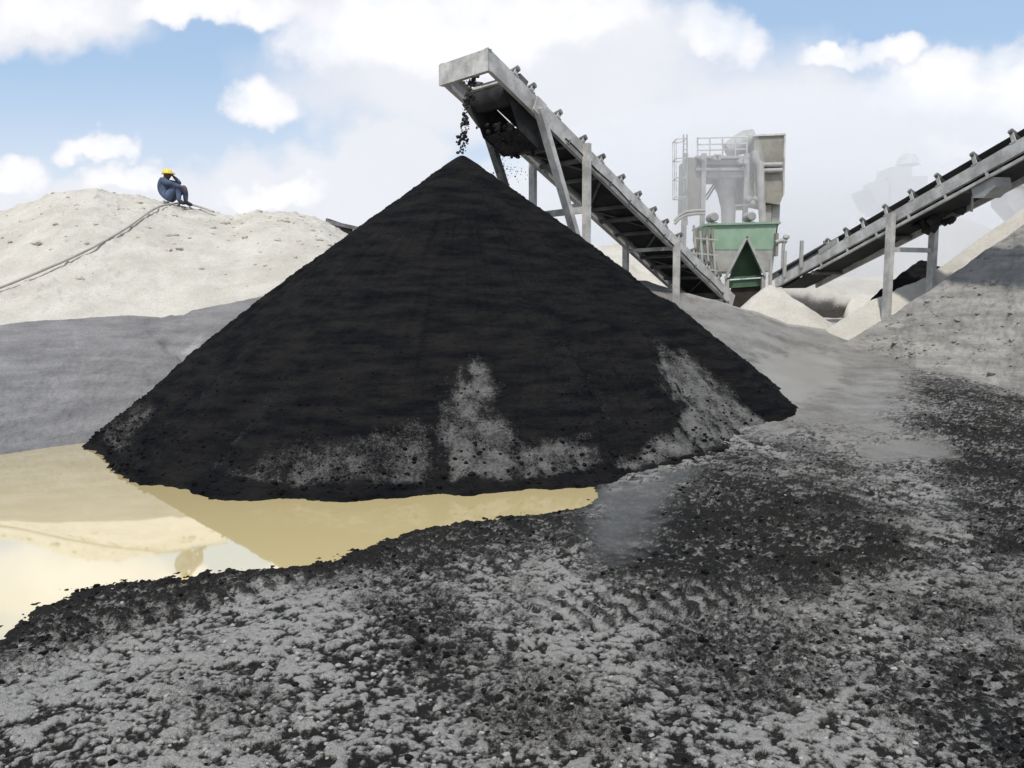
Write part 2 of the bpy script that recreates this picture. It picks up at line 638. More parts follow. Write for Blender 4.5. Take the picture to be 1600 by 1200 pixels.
# ------------------------------------------------------------------ ground, water
SHORE = [(-260, 1130), (-120, 1050), (0, 1000), (60, 958), (130, 926), (220, 912), (300, 906), (400, 893), (500, 884), (545, 874),
         (600, 850), (650, 832), (720, 820), (790, 813), (860, 806), (915, 792), (940, 752), (1000, 720), (900, 690), (700, 670),
         (300, 650), (140, 672), (0, 690), (-300, 720), (-600, 760), (-600, 1130)]
SHORE_W = [tuple(on_plane(*p).xy) for p in SHORE]
CREST = np.array([(-0.2, 2.0), (0.10, 2.35), (0.176, 2.20), (0.218, 1.95), (0.285, 1.72), (0.361, 1.35), (0.454, 1.12), (0.6, 1.12), (2.0, 1.1)])


def ramp_z(x, y):
    a = x / np.maximum(y, 0.5)
    zc = np.interp(a, CREST[:, 0], CREST[:, 1])
    t = np.clip((y - 8.4) / 7.3, 0, None)
    up = zc * np.where(t < 1, t ** 1.15, 1.0)
    t2 = sstep(y, 15.8, 18.5)
    up = up * (1 - t2) + (1.35) * t2
    side = sstep(x, -1.5, 1.0)
    back = sstep(y, 17, 20)
    return up * np.maximum(side, back)


def ground_h(x, y):
    return ramp_z(x, y)


def build_ground():
    a_in = np.linspace(-1.0, 1.0, 1080)
    a_out = 1.0 + np.geomspace(0.004, 3.0, 70)
    a = np.concatenate([-a_out[::-1], a_in, a_out])
    ys = [0.6]
    while ys[-1] < 900:
        y = ys[-1]
        if y < 2.2:
            s = 0.05
        elif y < 13:
            s = min(max(y * y / 1295 * 0.9, 0.0055), 0.032)
        elif y < 26:
            s = 0.09
        else:
            s = y * 0.06
        ys.append(y + s)
    ys = np.array(ys)
    A, Y = np.meshgrid(a, ys)
    X = A * Y
    z = ground_h(X, Y)
    U, V = proj(X, Y, z)
    near = 1 - sstep(Y, 9.5, 13)
    # pond basin
    sd_ = poly_sd(X, Y, SHORE_W)
    sd_ = sd_ + 0.10 * fbm(X * 3, Y * 3, octv=3)
    basin = -0.038 * sstep(sd_, -0.10, 0.12) - 0.22 * sstep(sd_, 0.10, 0.7) + 0.02 * sstep(-sd_, 0.0, 0.4)
    # zones, noted from the photograph
    wob = fbm(X * 1.7, Y * 1.7, octv=4)
    fine = fbm(X * 6, Y * 6, octv=3)
    mid_n = fbm(X * 3.1 + 8, Y * 3.1, octv=3)

    def zone(poly, soft):
        return sstep(poly_sd(U, V, poly) / (soft * 1.3) + wob * 1.5 + fine * 1.0 + 0.5 * mid_n, -1, 1)

    darkm = np.zeros_like(X)
    for poly, soft, wgt in (
            ([(-200, 1000), (60, 940), (180, 900), (330, 890), (560, 860), (660, 815), (800, 800), (925, 800), (925, 855), (770, 868),
              (670, 905), (450, 938), (270, 968), (140, 1012), (-200, 1140)], 24, 0.96),
            ([(930, 830), (1060, 742), (1180, 728), (1340, 780), (1440, 850), (1380, 920), (1200, 950), (1010, 960), (920, 900)], 40, 0.95),
            ([(1410, 585), (1500, 600), (1700, 640), (1700, 900), (1560, 890), (1480, 820), (1440, 700)], 45, 0.92),
            ([(1340, 1080), (1480, 1050), (1700, 1030), (1700, 1260), (1420, 1230)], 45, 0.9),
            ([(1010, 960), (1200, 930), (1330, 980), (1300, 1100), (1120, 1120), (1030, 1060)], 60, 0.72),
            ([(1320, 900), (1700, 900), (1700, 1040), (1400, 1040)], 60, 0.62),
            ([(560, 960), (720, 940), (760, 1030), (640, 1070)], 45, 0.65),
            ([(230, 1080), (420, 1080), (460, 1150), (260, 1160)], 40, 0.45),
            ([(700, 1100), (820, 1080), (1000, 1110), (960, 1200), (760, 1180)], 40, 0.6),
            ([(1200, 690), (1260, 695), (1330, 730), (1400, 745), (1400, 760), (1310, 750), (1210, 715)], 12, 0.8),
            ([(780, 915), (850, 905), (860, 960), (790, 975)], 30, 0.6)):
        darkm = np.maximum(darkm, wgt * zone(poly, soft))
    litm = np.zeros_like(X)
    for poly, soft in (
            ([(720, 880), (950, 860), (960, 960), (900, 1020), (740, 960)], 40),
            ([(1230, 735), (1340, 735), (1480, 760), (1640, 880), (1640, 910), (1450, 880), (1330, 810)], 28),
            ([(60, 1060), (300, 960), (560, 960), (480, 1060), (200, 1100)], 60)):
        litm = np.maximum(litm, zone(poly, soft))
    smoothz = np.maximum(sstep(-poly_sd(U, V, [(-400, 2000), (-400, 700), (1150, 700), (1400, 720), (1440, 600), (1700, 620), (2500, 640), (2500, 2000)]) / 40 + wob, -0.5, 1.5),
                         zone([(1340, 695), (1470, 690), (1500, 722), (1350, 728)], 8))
    smoothz = np.maximum(smoothz, 0.9 * zone([(1190, 575), (1290, 560), (1270, 610), (1200, 640)], 14))
    # wet slick next to the pond
    slick = 0.85 * zone([(915, 790), (945, 745), (1075, 738), (1050, 790), (1020, 840), (985, 885), (925, 885)], 30)
    puddle = 0.35 * zone([(1345, 700), (1470, 696), (1490, 722), (1350, 728)], 7)
    rough = near * (1 - 0.82 * smoothz) * (1 - 0.93 * slick)
    # clods: jittered domes with granular crusted tops, dark damp hollows between them
    q1, q2 = fbm(X * 8, Y * 8, octv=3), fbm(X * 8 + 31, Y * 8, octv=3)
    wx, wy = X + 0.045 * q1, Y + 0.045 * q2
    f1, f2, v1 = worley(wx * 15.0, wy * 18.0)
    g1_, g2_, v2 = worley(wx * 33 + 7, wy * 37, 11)
    c1 = fbm(wx * 8.5, wy * 9.5, octv=4, gain=0.62)
    c2 = fbm(wx * 17 + 5, wy * 19, octv=3, gain=0.65)
    c3 = perlin(X * 44, Y * 44)
    hole = sstep(v1, 0.22, 0.36)                        # some cells are pits
    dome = np.sqrt(np.clip(1 - (f1 / 0.80) ** 2, 0, 1)) * (0.35 + 0.65 * v1) * hole
    small = np.sqrt(np.clip(1 - (g1_ / 0.80) ** 2, 0, 1)) * (0.2 + 0.8 * v2)
    amp = 0.95 + 0.5 * fbm(X * 0.9 + 7, Y * 0.9, octv=2)
    lumps = 0.012 + 0.019 * dome + 0.011 * small + 0.011 * c1 + 0.010 * c2 + 0.004 * c3
    swell = 0.022 + 0.045 * fbm(X * 0.55, Y * 0.55, octv=3) * near
    far_l = 0.10 * fbm(X * 0.8, Y * 0.8, octv=4) * sstep(Y, 11, 15) + 0.35 * fbm(X * 0.25, Y * 0.25, octv=4) * sstep(Y, 19, 26)
    z = z + basin + (lumps + darkm * 0.012 * small) * amp * rough + swell * (1 - 0.6 * slick) * (1 - sstep(sd_, -0.4, 0)) + far_l + 0.012 * fbm(X * 5, Y * 5, octv=3) * near
    lowf = fbm(X * 1.1 + 31, Y * 1.1, octv=4)
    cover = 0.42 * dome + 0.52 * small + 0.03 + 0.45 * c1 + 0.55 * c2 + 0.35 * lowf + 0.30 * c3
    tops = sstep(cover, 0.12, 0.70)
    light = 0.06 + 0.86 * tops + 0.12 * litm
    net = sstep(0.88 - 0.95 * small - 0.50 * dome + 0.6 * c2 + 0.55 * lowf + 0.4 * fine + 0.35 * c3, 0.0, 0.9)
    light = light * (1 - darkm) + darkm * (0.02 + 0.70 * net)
    sm_l = 0.68 + 0.10 * c2 + 0.20 * wob + 0.14 * fine + 0.25 * fbm(X * 0.8, Y * 3.0, octv=3)
    light = light * (1 - smoothz) + smoothz * sm_l
    slab = zone([(1185, 560), (1300, 552), (1310, 600), (1230, 640), (1195, 620)], 10)
    light = light + 0.30 * slab
    # tyre tracks: bands of lug prints pressed across the damp ground
    for p_, q_, wd in (((700, 905), (1420, 772), 0.30), ((860, 985), (1600, 850), 0.30), ((180, 985), (760, 838), 0.26)):
        A_, B_ = on_plane(*p_), on_plane(*q_)
        dx_, dy_ = (B_ - A_).x, (B_ - A_).y
        ln = math.hypot(dx_, dy_)
        al = ((X - A_.x) * dx_ + (Y - A_.y) * dy_) / ln + 0.05 * wob
        ac = (-(X - A_.x) * dy_ + (Y - A_.y) * dx_) / ln + 0.10 * wob
        band = sstep(wd - np.abs(ac), 0.0, 0.08) * sstep(al, -0.6, 0.3) * (1 - sstep(al, ln - 0.3, ln + 0.6)) * (0.35 + 0.65 * sstep(lowf + mid_n, -0.3, 0.2))
        lug = np.sin(al * 2 * math.pi / 0.13 + np.abs(ac) * 9) + 0.5 * np.cos(ac * 2 * math.pi / 0.15) + 1.1 * c2
        pr = sstep(lug, -0.4, 0.7)
        band = band * rough
        z = z + band * (0.022 * pr - 0.018)
        light = light * (1 - 0.65 * band * pr)
    light = light * (1 - 0.85 * sstep(sd_, -0.22, 0.02))
    # pale material beyond the crest of the ramp
    crest_line = [(990, 428), (1010, 440), (1060, 462), (1140, 479), (1230, 507), (1340, 527), (1420, 540), (2600, 640), (2600, 300), (-400, 300), (-400, 428)]
    pale = sstep(poly_sd(U, V, crest_line) / 5 + fine * 0.8, -1, 1) * sstep(Y, 13, 14)
    pale = np.maximum(pale, sstep(Y, 18, 19.5))
    shaded_pit = zone([(1235, 462), (1312, 470), (1305, 490), (1262, 492), (1235, 478)], 5) * (Y > 14) * (Y < 24)  # dip under the conveyor tail, its shade painted into the colour
    z = z - 0.35 * shaded_pit
    light = light * (1 - shaded_pit)
    pale = pale * (1 - 0.95 * shaded_pit)
    wet = np.clip(np.maximum(slick, puddle), 0, 1)
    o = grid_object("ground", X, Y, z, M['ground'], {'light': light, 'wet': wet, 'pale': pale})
    tag(o, "grey and black clodded quarry ground rising into a smooth ramp at right", kind='structure')
    # loose clods on the ground, darker by the water, paler on the crust
    rr = random.Random(21)
    rows = np.where((ys > 2.4) & (ys < 13.5))[0]
    cols = np.where(np.abs(a) < 0.78)[0]
    for nm, want, count, rmax, mat in (("dark_gravel", 1, 1700, 0.019, M['black']), ("pale_gravel", 0, 700, 0.013, M['crumb'])):
        mb = MB()
        k = 0
        tries = 0
        while k < count and tries < 60000:
            tries += 1
            yy = 2.5 + 10.5 * rr.random() ** 1.6
            i = int(np.searchsorted(ys, yy))
            j = rr.choice(cols)
            if sd_[i, j] > 0.10 or wet[i, j] > 0.3 or smoothz[i, j] > rr.random() * 1.2:
                continue
            if (darkm[i, j] > 0.4) != bool(want) and rr.random() > (0.025 if want else 0.05):
                continue
            r = 0.006 + (rmax - 0.006) * rr.random() ** 2.6
            mb.lump((X[i, j], Y[i, j], z[i, j] + r * 0.2), r, k, 1, (1.25, 1.1, 0.75))
            k += 1
        g = mb.build(nm, mat)
        tag(g, "loose black gravel lumps strewn over the wet dark ground" if want else "small pale crumbs of dried crust strewn over the foreground", kind='stuff')
    # water sheet
    mb = MB()
    pts = [(x, y) for x, y in ((-12, 2.0), (2.6, 2.0), (2.6, 11.5), (-12, 11.5))]
    mb.add([(x, y, 0.0) for x, y in pts], [(0, 1, 2, 3)])
    w = mb.build("water", M['water'])
    tag(w, "flat ochre muddy water pooled along the foot of the black pile", kind='structure')


build_ground()


# ------------------------------------------------------------------ the black pile
def build_pile():
    apex = at(722, 238, 11.9)
    C = np.array([apex.x, apex.y])
    toe_px = [(150, 692), (180, 730), (250, 757), (330, 775), (430, 781), (520, 782), (700, 772), (880, 765), (950, 752), (1060, 735), (1130, 715), (1200, 690)]
    th_l, r_l = [], []
    for p in toe_px:
        q = on_plane(*p)
        d = np.array([q.x, q.y]) - C
        th_l.append(math.atan2(d[1], d[0]))
        r_l.append(float(np.hypot(*d)))
    # extra constraints on the flanks, where the toe is the silhouette
    tl = np.unwrap(np.array(th_l))
    order = np.argsort(tl)
    tl, rl = tl[order], np.array(r_l)[order]
    n_t, n_r = 1500, 330
    th = np.linspace(-math.pi, math.pi, n_t, endpoint=False)
    thw = np.where(th > math.pi / 2, th - 2 * math.pi, th)
    tl_w = np.where(tl > math.pi / 2, tl - 2 * math.pi, tl)
    o2 = np.argsort(tl_w)
    Rt = np.interp(thw, tl_w[o2], rl[o2], left=5.1, right=5.2)
    k = np.hanning(121)
    k /= k.sum()
    Rt = np.convolve(np.concatenate([Rt[-60:], Rt, Rt[:60]]), k, 'valid')
    s = np.linspace(0, 1.06, n_r)[:, None]
    TH = np.broadcast_to(th, (n_r, n_t))
    Rr = s * Rt
    H = apex.z
    # conical profile with a rounded tip and a slightly eased toe
    h0 = H * (1 - s)
    tip = 0.06
    Z = h0 - (np.sqrt((s * 5) ** 2 + tip ** 2) - s * 5) * 0.8
    Z = Z + 0.10 * np.sin(np.clip(s, 0, 1) * math.pi) * 0.6
    X = C[0] + Rr * np.cos(TH)
    Y = C[1] + Rr * np.sin(TH)
    Z = np.broadcast_to(Z, X.shape).copy()
    arc = TH * 5.0
    cx, cy = np.cos(TH) * 5, np.sin(TH) * 5
    strat = fbm(cx * 1.1, cy * 1.1, Z * 11, octv=3)
    rill = fbm(cx * 1.5, cy * 1.5, Z * 0.35, octv=3)
    grit = fbm(X * 9, Y * 9, Z * 9, octv=3)
    fine = fbm(X * 26, Y * 26, Z * 26, octv=2)
    env = sstep(s, 0.0, 0.10)
    rid = 1 - np.abs(fbm(cx * 2.3 + 11, cy * 2.3, Z * 0.22, octv=3)) * 2.6
    disp = env * (0.020 * strat + 0.10 * rill * sstep(s, 0.05, 0.5) + 0.030 * np.clip(rid, 0, 1) * sstep(s, 0.1, 0.4) + 0.022 * grit + 0.012 * fine) + (0.05 * rill + 0.018 * grit) * sstep(s, 0.6, 1.0)
    U, V = proj(X, Y, Z)
    front = (Y < C[1] + 0.8)
    dry = np.zeros_like(X)
    wn = 1.7 * fbm(X * 1.6, Y * 1.6, Z * 1.6, octv=5, gain=0.6) + 0.5 * grit
    for poly, soft, wgt in (
            ([(692, 610), (715, 570), (742, 556), (772, 590), (775, 640), (815, 690), (890, 690), (935, 725), (940, 752), (690, 768)], 26, 0.70),
            ([(330, 772), (420, 712), (500, 690), (575, 676), (650, 662), (676, 700), (664, 775), (520, 786)], 26, 0.50),
            ([(1020, 535), (1085, 560), (1150, 612), (1215, 668), (1225, 695), (1060, 752), (925, 758), (985, 705), (1058, 670), (1066, 640), (1030, 600)], 18, 0.82),
            ([(140, 700), (165, 665), (235, 625), (250, 640), (205, 690), (190, 740)], 14, 0.5),
            ([(800, 520), (930, 510), (1010, 590), (960, 660), (860, 640)], 45, 0.22),
            ([(560, 590), (640, 570), (660, 640), (580, 650)], 30, 0.16),
            ([(905, 470), (960, 480), (1010, 530), (960, 520)], 20, 0.16)):
        dry = np.maximum(dry, wgt * sstep(poly_sd(U, V, poly) / soft + wn, -1, 1) * front)
    # streaks of black running down over the dry crust
    streak = sstep(fbm(cx * 3.0, cy * 3.0, Z * 1.3, octv=4) + 0.25 * grit, 0.10, 0.40)
    dry = dry * (1 - 0.7 * streak) * (0.72 + 0.5 * sstep(fbm(X * 5, Y * 5, Z * 5, octv=4), -0.35, 0.35))
    dusty = sstep(fbm(cx * 2.4 + 3, cy * 2.4, Z * 0.25, octv=4) + 0.3 * grit, 0.02, 0.45) * sstep(s, 0.45, 0.85)
    dry = np.maximum(dry, 0.30 * dusty)
    back_dry = 0.6 * sstep(fbm(cx * 0.6 + 5, cy * 0.6, Z * 0.8, octv=3), 0.0, 0.4) * sstep(s, 0.6, 0.95) * (~front)
    dry = np.maximum(dry, back_dry)
    dry = dry * sstep(Z, 0.04, 0.14)
    # a fresher tongue lying proud on the right flank
    tongue = sstep(poly_sd(U, V, [(1000, 470), (1060, 520), (1110, 572), (1160, 610), (1190, 652), (1215, 662), (1260, 640), (1240, 600), (1100, 480)]) / 7 + 0.4 * wn, -1, 1)
    disp = disp + 0.07 * tongue * front - 0.02 * sstep(dry, 0.2, 0.6)
    dry = dry * (1 - tongue * front)
    # displace along the cone normal
    nz = 0.78
    nr = 0.62
    X = X + np.cos(TH) * nr * disp
    Y = Y + np.sin(TH) * nr * disp
    Z = Z + nz * disp
    mb = MB()
    rr = random.Random(33)
    k = 0
    while k < 2600:
        i, j = rr.randrange(90, 322), rr.randrange(n_t)
        if Y[i, j] > C[1] + 0.5 or Z[i, j] < 0.02 or rr.random() > (i / 322) ** 7 + 0.02:
            continue
        r = 0.008 + 0.032 * (i / 322) ** 6 * rr.random() ** 2.5
        mb.lump((X[i, j], Y[i, j], Z[i, j] + r * 0.2), r, k, 1, (1.2, 1.1, 0.8))
        k += 1
    g = mb.build("pile_gravel", M['black'])
    tag(g, "loose black grit and small stones lying on the lower pile slope", kind='stuff')
    o = grid_object("sand_pile", X, Y, Z, M['black'], {'dry': dry}, wrap=True)
    tag(o, "tall cone of black sand with grey dry patches at its foot, standing in ochre water", "pile")
    return apex


APEX = build_pile()

# ------------------------------------------------------------------ banks and mounds (profiles by bearing)
def profile_grid(alist, rows):
    """rows: list of functions a -> (Y, z); returns grids linearly lofted with the given subdivisions."""
    out_y, out_z = [], []
    for (f0, f1, n, ease) in rows:
        y0, z0 = f0
        y1, z1 = f1
        t = np.linspace(0, 1, n, endpoint=False)[:, None]
        e = t if ease is None else ease(t)
        out_y.append(y0 + (y1 - y0) * t)
        out_z.append(z0 + (z1 - z0) * e)
    y1, z1 = rows[-1][1]
    out_y.append(np.asarray(y1)[None])
    out_z.append(np.asarray(z1)[None])
    return np.concatenate(out_y), np.concatenate(out_z)


def line_z(alist, px_pts, Y):
    """Bearing/height of a pixel polyline seen at depth Y (array or number)."""
    pts = np.array(px_pts, float)
    Ys = np.full(len(pts), Y) if np.isscalar(Y) else np.array(Y, float)
    W = [at(p[0], p[1], yy) for p, yy in zip(pts, Ys)]
    aa = np.array([w.x / w.y for w in W])
    return np.interp(alist, aa, Ys), np.interp(alist, aa, [w.z for w in W])


BANK_TOP = ([(-500, 520), (-200, 512), (0, 508), (60, 500), (130, 497), (200, 493), (250, 495), (300, 484), (360, 474), (420, 460), (445, 455), (520, 440), (640, 420)],
            [10.6, 10.8, 11.0, 11.1, 11.3, 11.5, 11.6, 11.7, 11.9, 12.1, 12.2, 12.5, 13.0])


def build_bank():
    a = np.linspace(-1.25, -0.08, 620)
    ty, tz = line_z(a, *BANK_TOP)
    toe_px = [(-500, 780), (-200, 745), (0, 712), (70, 700), (150, 690), (230, 684), (330, 680), (480, 672), (640, 660)]
    toe_a, toe_y = [], []
    for p in toe_px:
        q = on_plane(p[0], p[1], 0.0)
        toe_a.append(q.x / q.y)
        toe_y.append(q.y)
    by = np.interp(a, toe_a, toe_y)
    k = np.hanning(61)
    k /= k.sum()
    sm = lambda v: np.convolve(np.pad(v, 30, mode='edge'), k, 'valid')
    ty, by = sm(ty), sm(by)
    bz = np.full_like(a, -0.12)
    Yg, Zg = profile_grid(a, [((by - 0.15, bz), (ty, tz), 170, None),
                              ((ty, tz), (ty + 0.35, tz - 0.05), 8, None),
                              ((ty + 0.35, tz - 0.05), (ty + 3.0, tz - 0.9), 12, None)])
    A = np.broadcast_to(a, Yg.shape)
    X = A * Yg
    n_r = Yg.shape[0]
    t = np.clip(np.arange(n_r) / 170, 0, 1)[:, None]
    env = np.sin(np.clip(t, 0.02, 1) * math.pi) * 0.7 + 0.3
    strat = fbm(X * 1.2, Yg * 1.2, Zg * 9, octv=3)
    rill = fbm(X * 1.1, Yg * 0.35, octv=3)
    grit = fbm(X * 8, Yg * 8, Zg * 8, octv=3)
    Z = Zg + env * (0.035 * strat + 0.10 * rill + 0.035 * grit + 0.012 * fbm(X * 22, Yg * 22, Zg * 22, octv=2))
    U, V = proj(X, Yg, Zg)
    wn = fbm(X * 2, Yg * 2, Zg * 2, octv=3)
    # gullies with paler slides
    g1 = sstep(poly_sd(U, V, [(235, 505), (285, 495), (330, 560), (300, 575), (260, 540)]) / 16 + wn, -1, 1)
    g2 = sstep(poly_sd(U, V, [(112, 505), (128, 503), (126, 555), (118, 555)]) / 5 + wn, -1, 1)
    g3 = sstep(poly_sd(U, V, [(300, 545), (345, 525), (380, 505), (330, 500), (285, 540)]) / 8 + wn, -1, 1)
    base = sstep(poly_sd(U, V, [(-300, 640), (60, 610), (220, 600), (150, 690), (0, 705), (-300, 740)]) / 25 + wn, -1, 1)
    Z = Z - 0.13 * g1 + 0.05 * g3
    dry = np.clip(0.35 * g1 + 0.30 * g2 + 0.30 * g3 + 0.30 * wn, 0, 1)
    dry = dry * sstep(Z, 0.06, 0.16)
    o = grid_object("embankment", X, Yg, Z, M['bank'], {'dry': dry})
    tag(o, "dark grey sand embankment with shallow gullies behind the pond at left", kind='structure')


MOUND_RIDGE = ([(-500, 420), (-250, 370), (-120, 345), (0, 333), (30, 322), (60, 310), (85, 300), (110, 298), (150, 296), (190, 306), (222, 308), (245, 314), (285, 322), (330, 330),
                (365, 336), (400, 329), (440, 331), (480, 338), (505, 345), (530, 360), (560, 378), (600, 402), (660, 430), (760, 450)], 18.0)


def mound_profile(a):
    ty, tz = line_z(a, *BANK_TOP)
    ry, rz = line_z(a, *MOUND_RIDGE)
    return ty + 0.12, tz - 0.10, ry, rz


def mound_z(a, y):
    y0, z0, y1, z1 = mound_profile(np.array([a]))
    t = np.clip((y - y0) / (y1 - y0), 0, 1)
    return float((z0 + (z1 - z0) * (t * 0.75 + 0.25 * np.sin(t * math.pi / 2)))[0])


def build_mound():
    a = np.linspace(-1.25, 0.02, 700)
    y0, z0, y1, z1 = mound_profile(a)
    ez = lambda t: t * 0.75 + 0.25 * np.sin(t * math.pi / 2)
    Yg, Zg = profile_grid(a, [((y0, z0), (y1, z1), 260, ez), ((y1, z1), (y1 + 0.8, z1 - 0.15), 12, None), ((y1 + 0.8, z1 - 0.15), (y1 + 7, z1 * 0 + 0.8), 30, None)])
    A = np.broadcast_to(a, Yg.shape)
    X = A * Yg
    t = np.clip(np.arange(Yg.shape[0]) / 260, 0, 1)[:, None]
    env = sstep(t, 0.0, 0.15)
    big = fbm(X * 0.6, Yg * 0.6, octv=4)
    lum = fbm(X * 2.4, Yg * 2.4, octv=4)
    rock = np.clip(fbm(X * 4.5 + 9, Yg * 4.5, octv=3), 0, 1)
    U, V = proj(X, Yg, Zg)
    rocky = np.maximum(sstep(t, 0.45, 0.9) * 0.8, sstep(-U, -420, 0) * 0.7)
    Z = Zg + env * (0.10 * big + 0.05 * lum + rocky * 0.20 * np.maximum(rock - 0.08, 0) + 0.012 * fbm(X * 12, Yg * 12, octv=3))
    dry = np.zeros_like(X)
    o = grid_object("hill", X, Yg, Z, M['pale'], {'dry': dry})
    tag(o, "broad pale beige sand mound with a lumpy crest behind the grey embankment", kind='structure')
    # loose stones on the mound: too many to count
    mb = MB()
    rr = random.Random(5)
    n = 0
    while n < 200:
        i, j = rr.randrange(30, 262), rr.randrange(60, 690)
        u = U[i, j]
        if u < -100 or u > 560:
            continue
        if rr.random() > 0.12 + 0.88 * max(0, (i - 60) / 200) * (1.0 if u < 240 or u > 350 else 0.6):
            continue
        r = 0.018 + 0.06 * rr.random() ** 3
        mb.lump((X[i, j], Yg[i, j], Z[i, j] + r * 0.15), r, n, 1, (1.3, 1.0, 0.75))
        n += 1
    s = mb.build("stones", M['pale'])
    tag(s, "loose pale stones and clods scattered over the beige mound", kind='stuff')


def build_far_mound():
    a = np.linspace(-0.1, 1.3, 420)
    ridge = ([(700, 400), (900, 386), (960, 384), (1000, 388), (1050, 398), (1090, 415), (1150, 436), (1250, 438), (1350, 432), (1480, 425), (1600, 410), (2400, 390)], 25.0)
    ry, rz = line_z(a, *ridge)
    y0 = np.full_like(a, 18.6)
    z0 = np.full_like(a, 1.2)
    Yg, Zg = profile_grid(a, [((y0, z0), (ry, rz), 90, lambda t: t ** 1.3), ((ry, rz), (ry + 6, rz * 0 + 1.2), 24, None)])
    A = np.broadcast_to(a, Yg.shape)
    X = A * Yg
    Z = Zg + 0.16 * fbm(X * 0.7, Yg * 0.7, octv=4) + 0.10 * fbm(X * 2.1, Yg * 2.1, octv=3)
    U, V = proj(X, Yg, Zg)
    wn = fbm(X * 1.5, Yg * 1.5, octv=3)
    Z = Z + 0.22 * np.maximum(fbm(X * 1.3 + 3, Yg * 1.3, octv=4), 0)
    dry = sstep(poly_sd(U, V, [(1205, 448), (1250, 455), (1290, 460), (1322, 470), (1315, 500), (1262, 510), (1215, 500)]) / 5 + wn, -1, 0.3)  # mask of the painted shadow under the right conveyor's tail
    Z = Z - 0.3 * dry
    o = grid_object("hill", X, Yg, Z, M['pale_shaded'], {'dry': dry})  # 'dry' carries the painted shadow mask here, not dry sand
    tag(o, "low pale lumpy mound in the dust behind the conveyor legs", kind='structure')


def build_right_bank():
    # pale bank that carries the legs of the right conveyor
    a = np.linspace(0.36, 1.25, 420)
    ridge = ([(1230, 520), (1290, 512), (1330, 492), (1360, 472), (1392, 458), (1447, 430), (1500, 396), (1560, 352), (1600, 326), (1700, 275), (1900, 240), (2500, 240)], 15.7)
    ry, rz = line_z(a, *ridge)
    rz = rz + 0.10 * fbm(a * 14, a * 0 + 2, octv=4)
    y0 = np.full_like(a, 14.6)
    z0 = ramp_z(a * 14.6, y0) - 0.15
    Yg, Zg = profile_grid(a, [((y0, z0), (ry, rz), 120, None), ((ry, rz), (ry + 0.5, rz - 0.1), 10, None), ((ry + 0.5, rz - 0.1), (ry + 4.5, rz * 0 + 1.0), 30, None)])
    A = np.broadcast_to(a, Yg.shape)
    X = A * Yg
    Z = Zg + 0.06 * fbm(X * 1.5, Yg * 1.5, octv=4) + 0.03 * fbm(X * 6, Yg * 6, octv=3)
    o = grid_object("bank", X, Yg, Z, M['pale'], {'dry': np.zeros_like(X)})
    tag(o, "pale sandy bank under the legs of the right conveyor", kind='structure')
    # grey-brown stockpile in front of it
    a = np.linspace(0.43, 1.3, 560)
    ridge = ([(1320, 535), (1345, 521), (1400, 487), (1450, 456), (1500, 420), (1550, 385), (1600, 353), (1700, 300), (1900, 260), (2500, 260)], 14.5)
    ry, rz = line_z(a, *ridge)
    rz = rz + 0.16 * fbm(a * 16, a * 0 + 5, octv=5) * sstep(a, 0.45, 0.5)
    toe = [(1320, 540), (1345, 526), (1390, 560), (1430, 583), (1500, 594), (1560, 612), (1600, 628), (1700, 660), (2500, 720)]
    ta, tyy = [], []
    for p in toe:
        lo = at(p[0], p[1], 1.0)
        d = Vector((lo.x, lo.y, lo.z - CAM_Z))
        for yy in np.arange(7, 17, 0.02):
            if CAM_Z + d.z * yy <= float(ramp_z(np.array([d.x * yy]), np.array([yy]))[0]):
                break
        ta.append(d.x)
        tyy.append(min(yy, 14.3))
    by = np.interp(a, ta, tyy)
    bz = ramp_z(a * by, by) - 0.12
    Yg, Zg = profile_grid(a, [((by - 0.1, bz), (ry, rz), 190, None), ((ry, rz), (ry + 0.4, rz - 0.1), 8, None), ((ry + 0.4, rz - 0.1), (ry + 3, rz * 0 + 0.6), 20, None)])
    A = np.broadcast_to(a, Yg.shape)
    X = A * Yg
    t = np.clip(np.arange(Yg.shape[0]) / 190, 0, 1)[:, None]
    env = 0.25 + 0.75 * np.sin(np.clip(t, 0, 1) * math.pi)
    lum = fbm(X * 2.0, Yg * 2.0, Zg * 2, octv=4)
    Z = Zg + env * (0.14 * lum + 0.09 * fbm(X * 7, Yg * 7, Zg * 7, octv=4) + 0.10 * fbm(X * 0.9, Yg * 0.5, octv=2))
    U, V = proj(X, Yg, Zg)
    wn = fbm(X * 2.4, Yg * 2.4, Zg * 5, octv=4)
    dk = sstep(poly_sd(U, V, [(1480, 440), (1600, 345), (1700, 300), (1700, 430), (1600, 440), (1540, 470), (1490, 490)]) / 35 + wn, -1, 1)
    foot = sstep(0.12 - t + 0.05 * wn, -0.04, 0.08) * sstep(U, 1420, 1480)
    clod = fbm(X * 5, Yg * 5, Zg * 5, octv=4)
    Z = Z + env * 0.05 * np.maximum(clod, 0)
    dry = np.clip(0.35 * dk * (0.6 + clod) + 0.5 * sstep(wn + 0.5 * clod, 0.2, 0.6) + 0.5 * foot, 0, 1)
    mb = MB()
    rr = random.Random(44)
    k = 0
    while k < 260:
        i, j = rr.randrange(2, 192), rr.randrange(560)
        if U[i, j] > 1680 or U[i, j] < 1350 or rr.random() < (i / 192) * 0.6:
            continue
        r = 0.012 + 0.045 * rr.random() ** 3.2
        mb.lump((X[i, j], Yg[i, j], Z[i, j] + r * 0.15), r, k, 1, (1.25, 1.1, 0.8))
        k += 1
    g = mb.build("rubble", M['stock'])
    tag(g, "small grey brown rubble lying on the right stockpile slope", kind='stuff')
    o = grid_object("stockpile", X, Yg, Z, M['stock'], {'dry': dry})
    tag(o, "grey brown rubbly stockpile slope at the right edge of the yard", "stockpile")


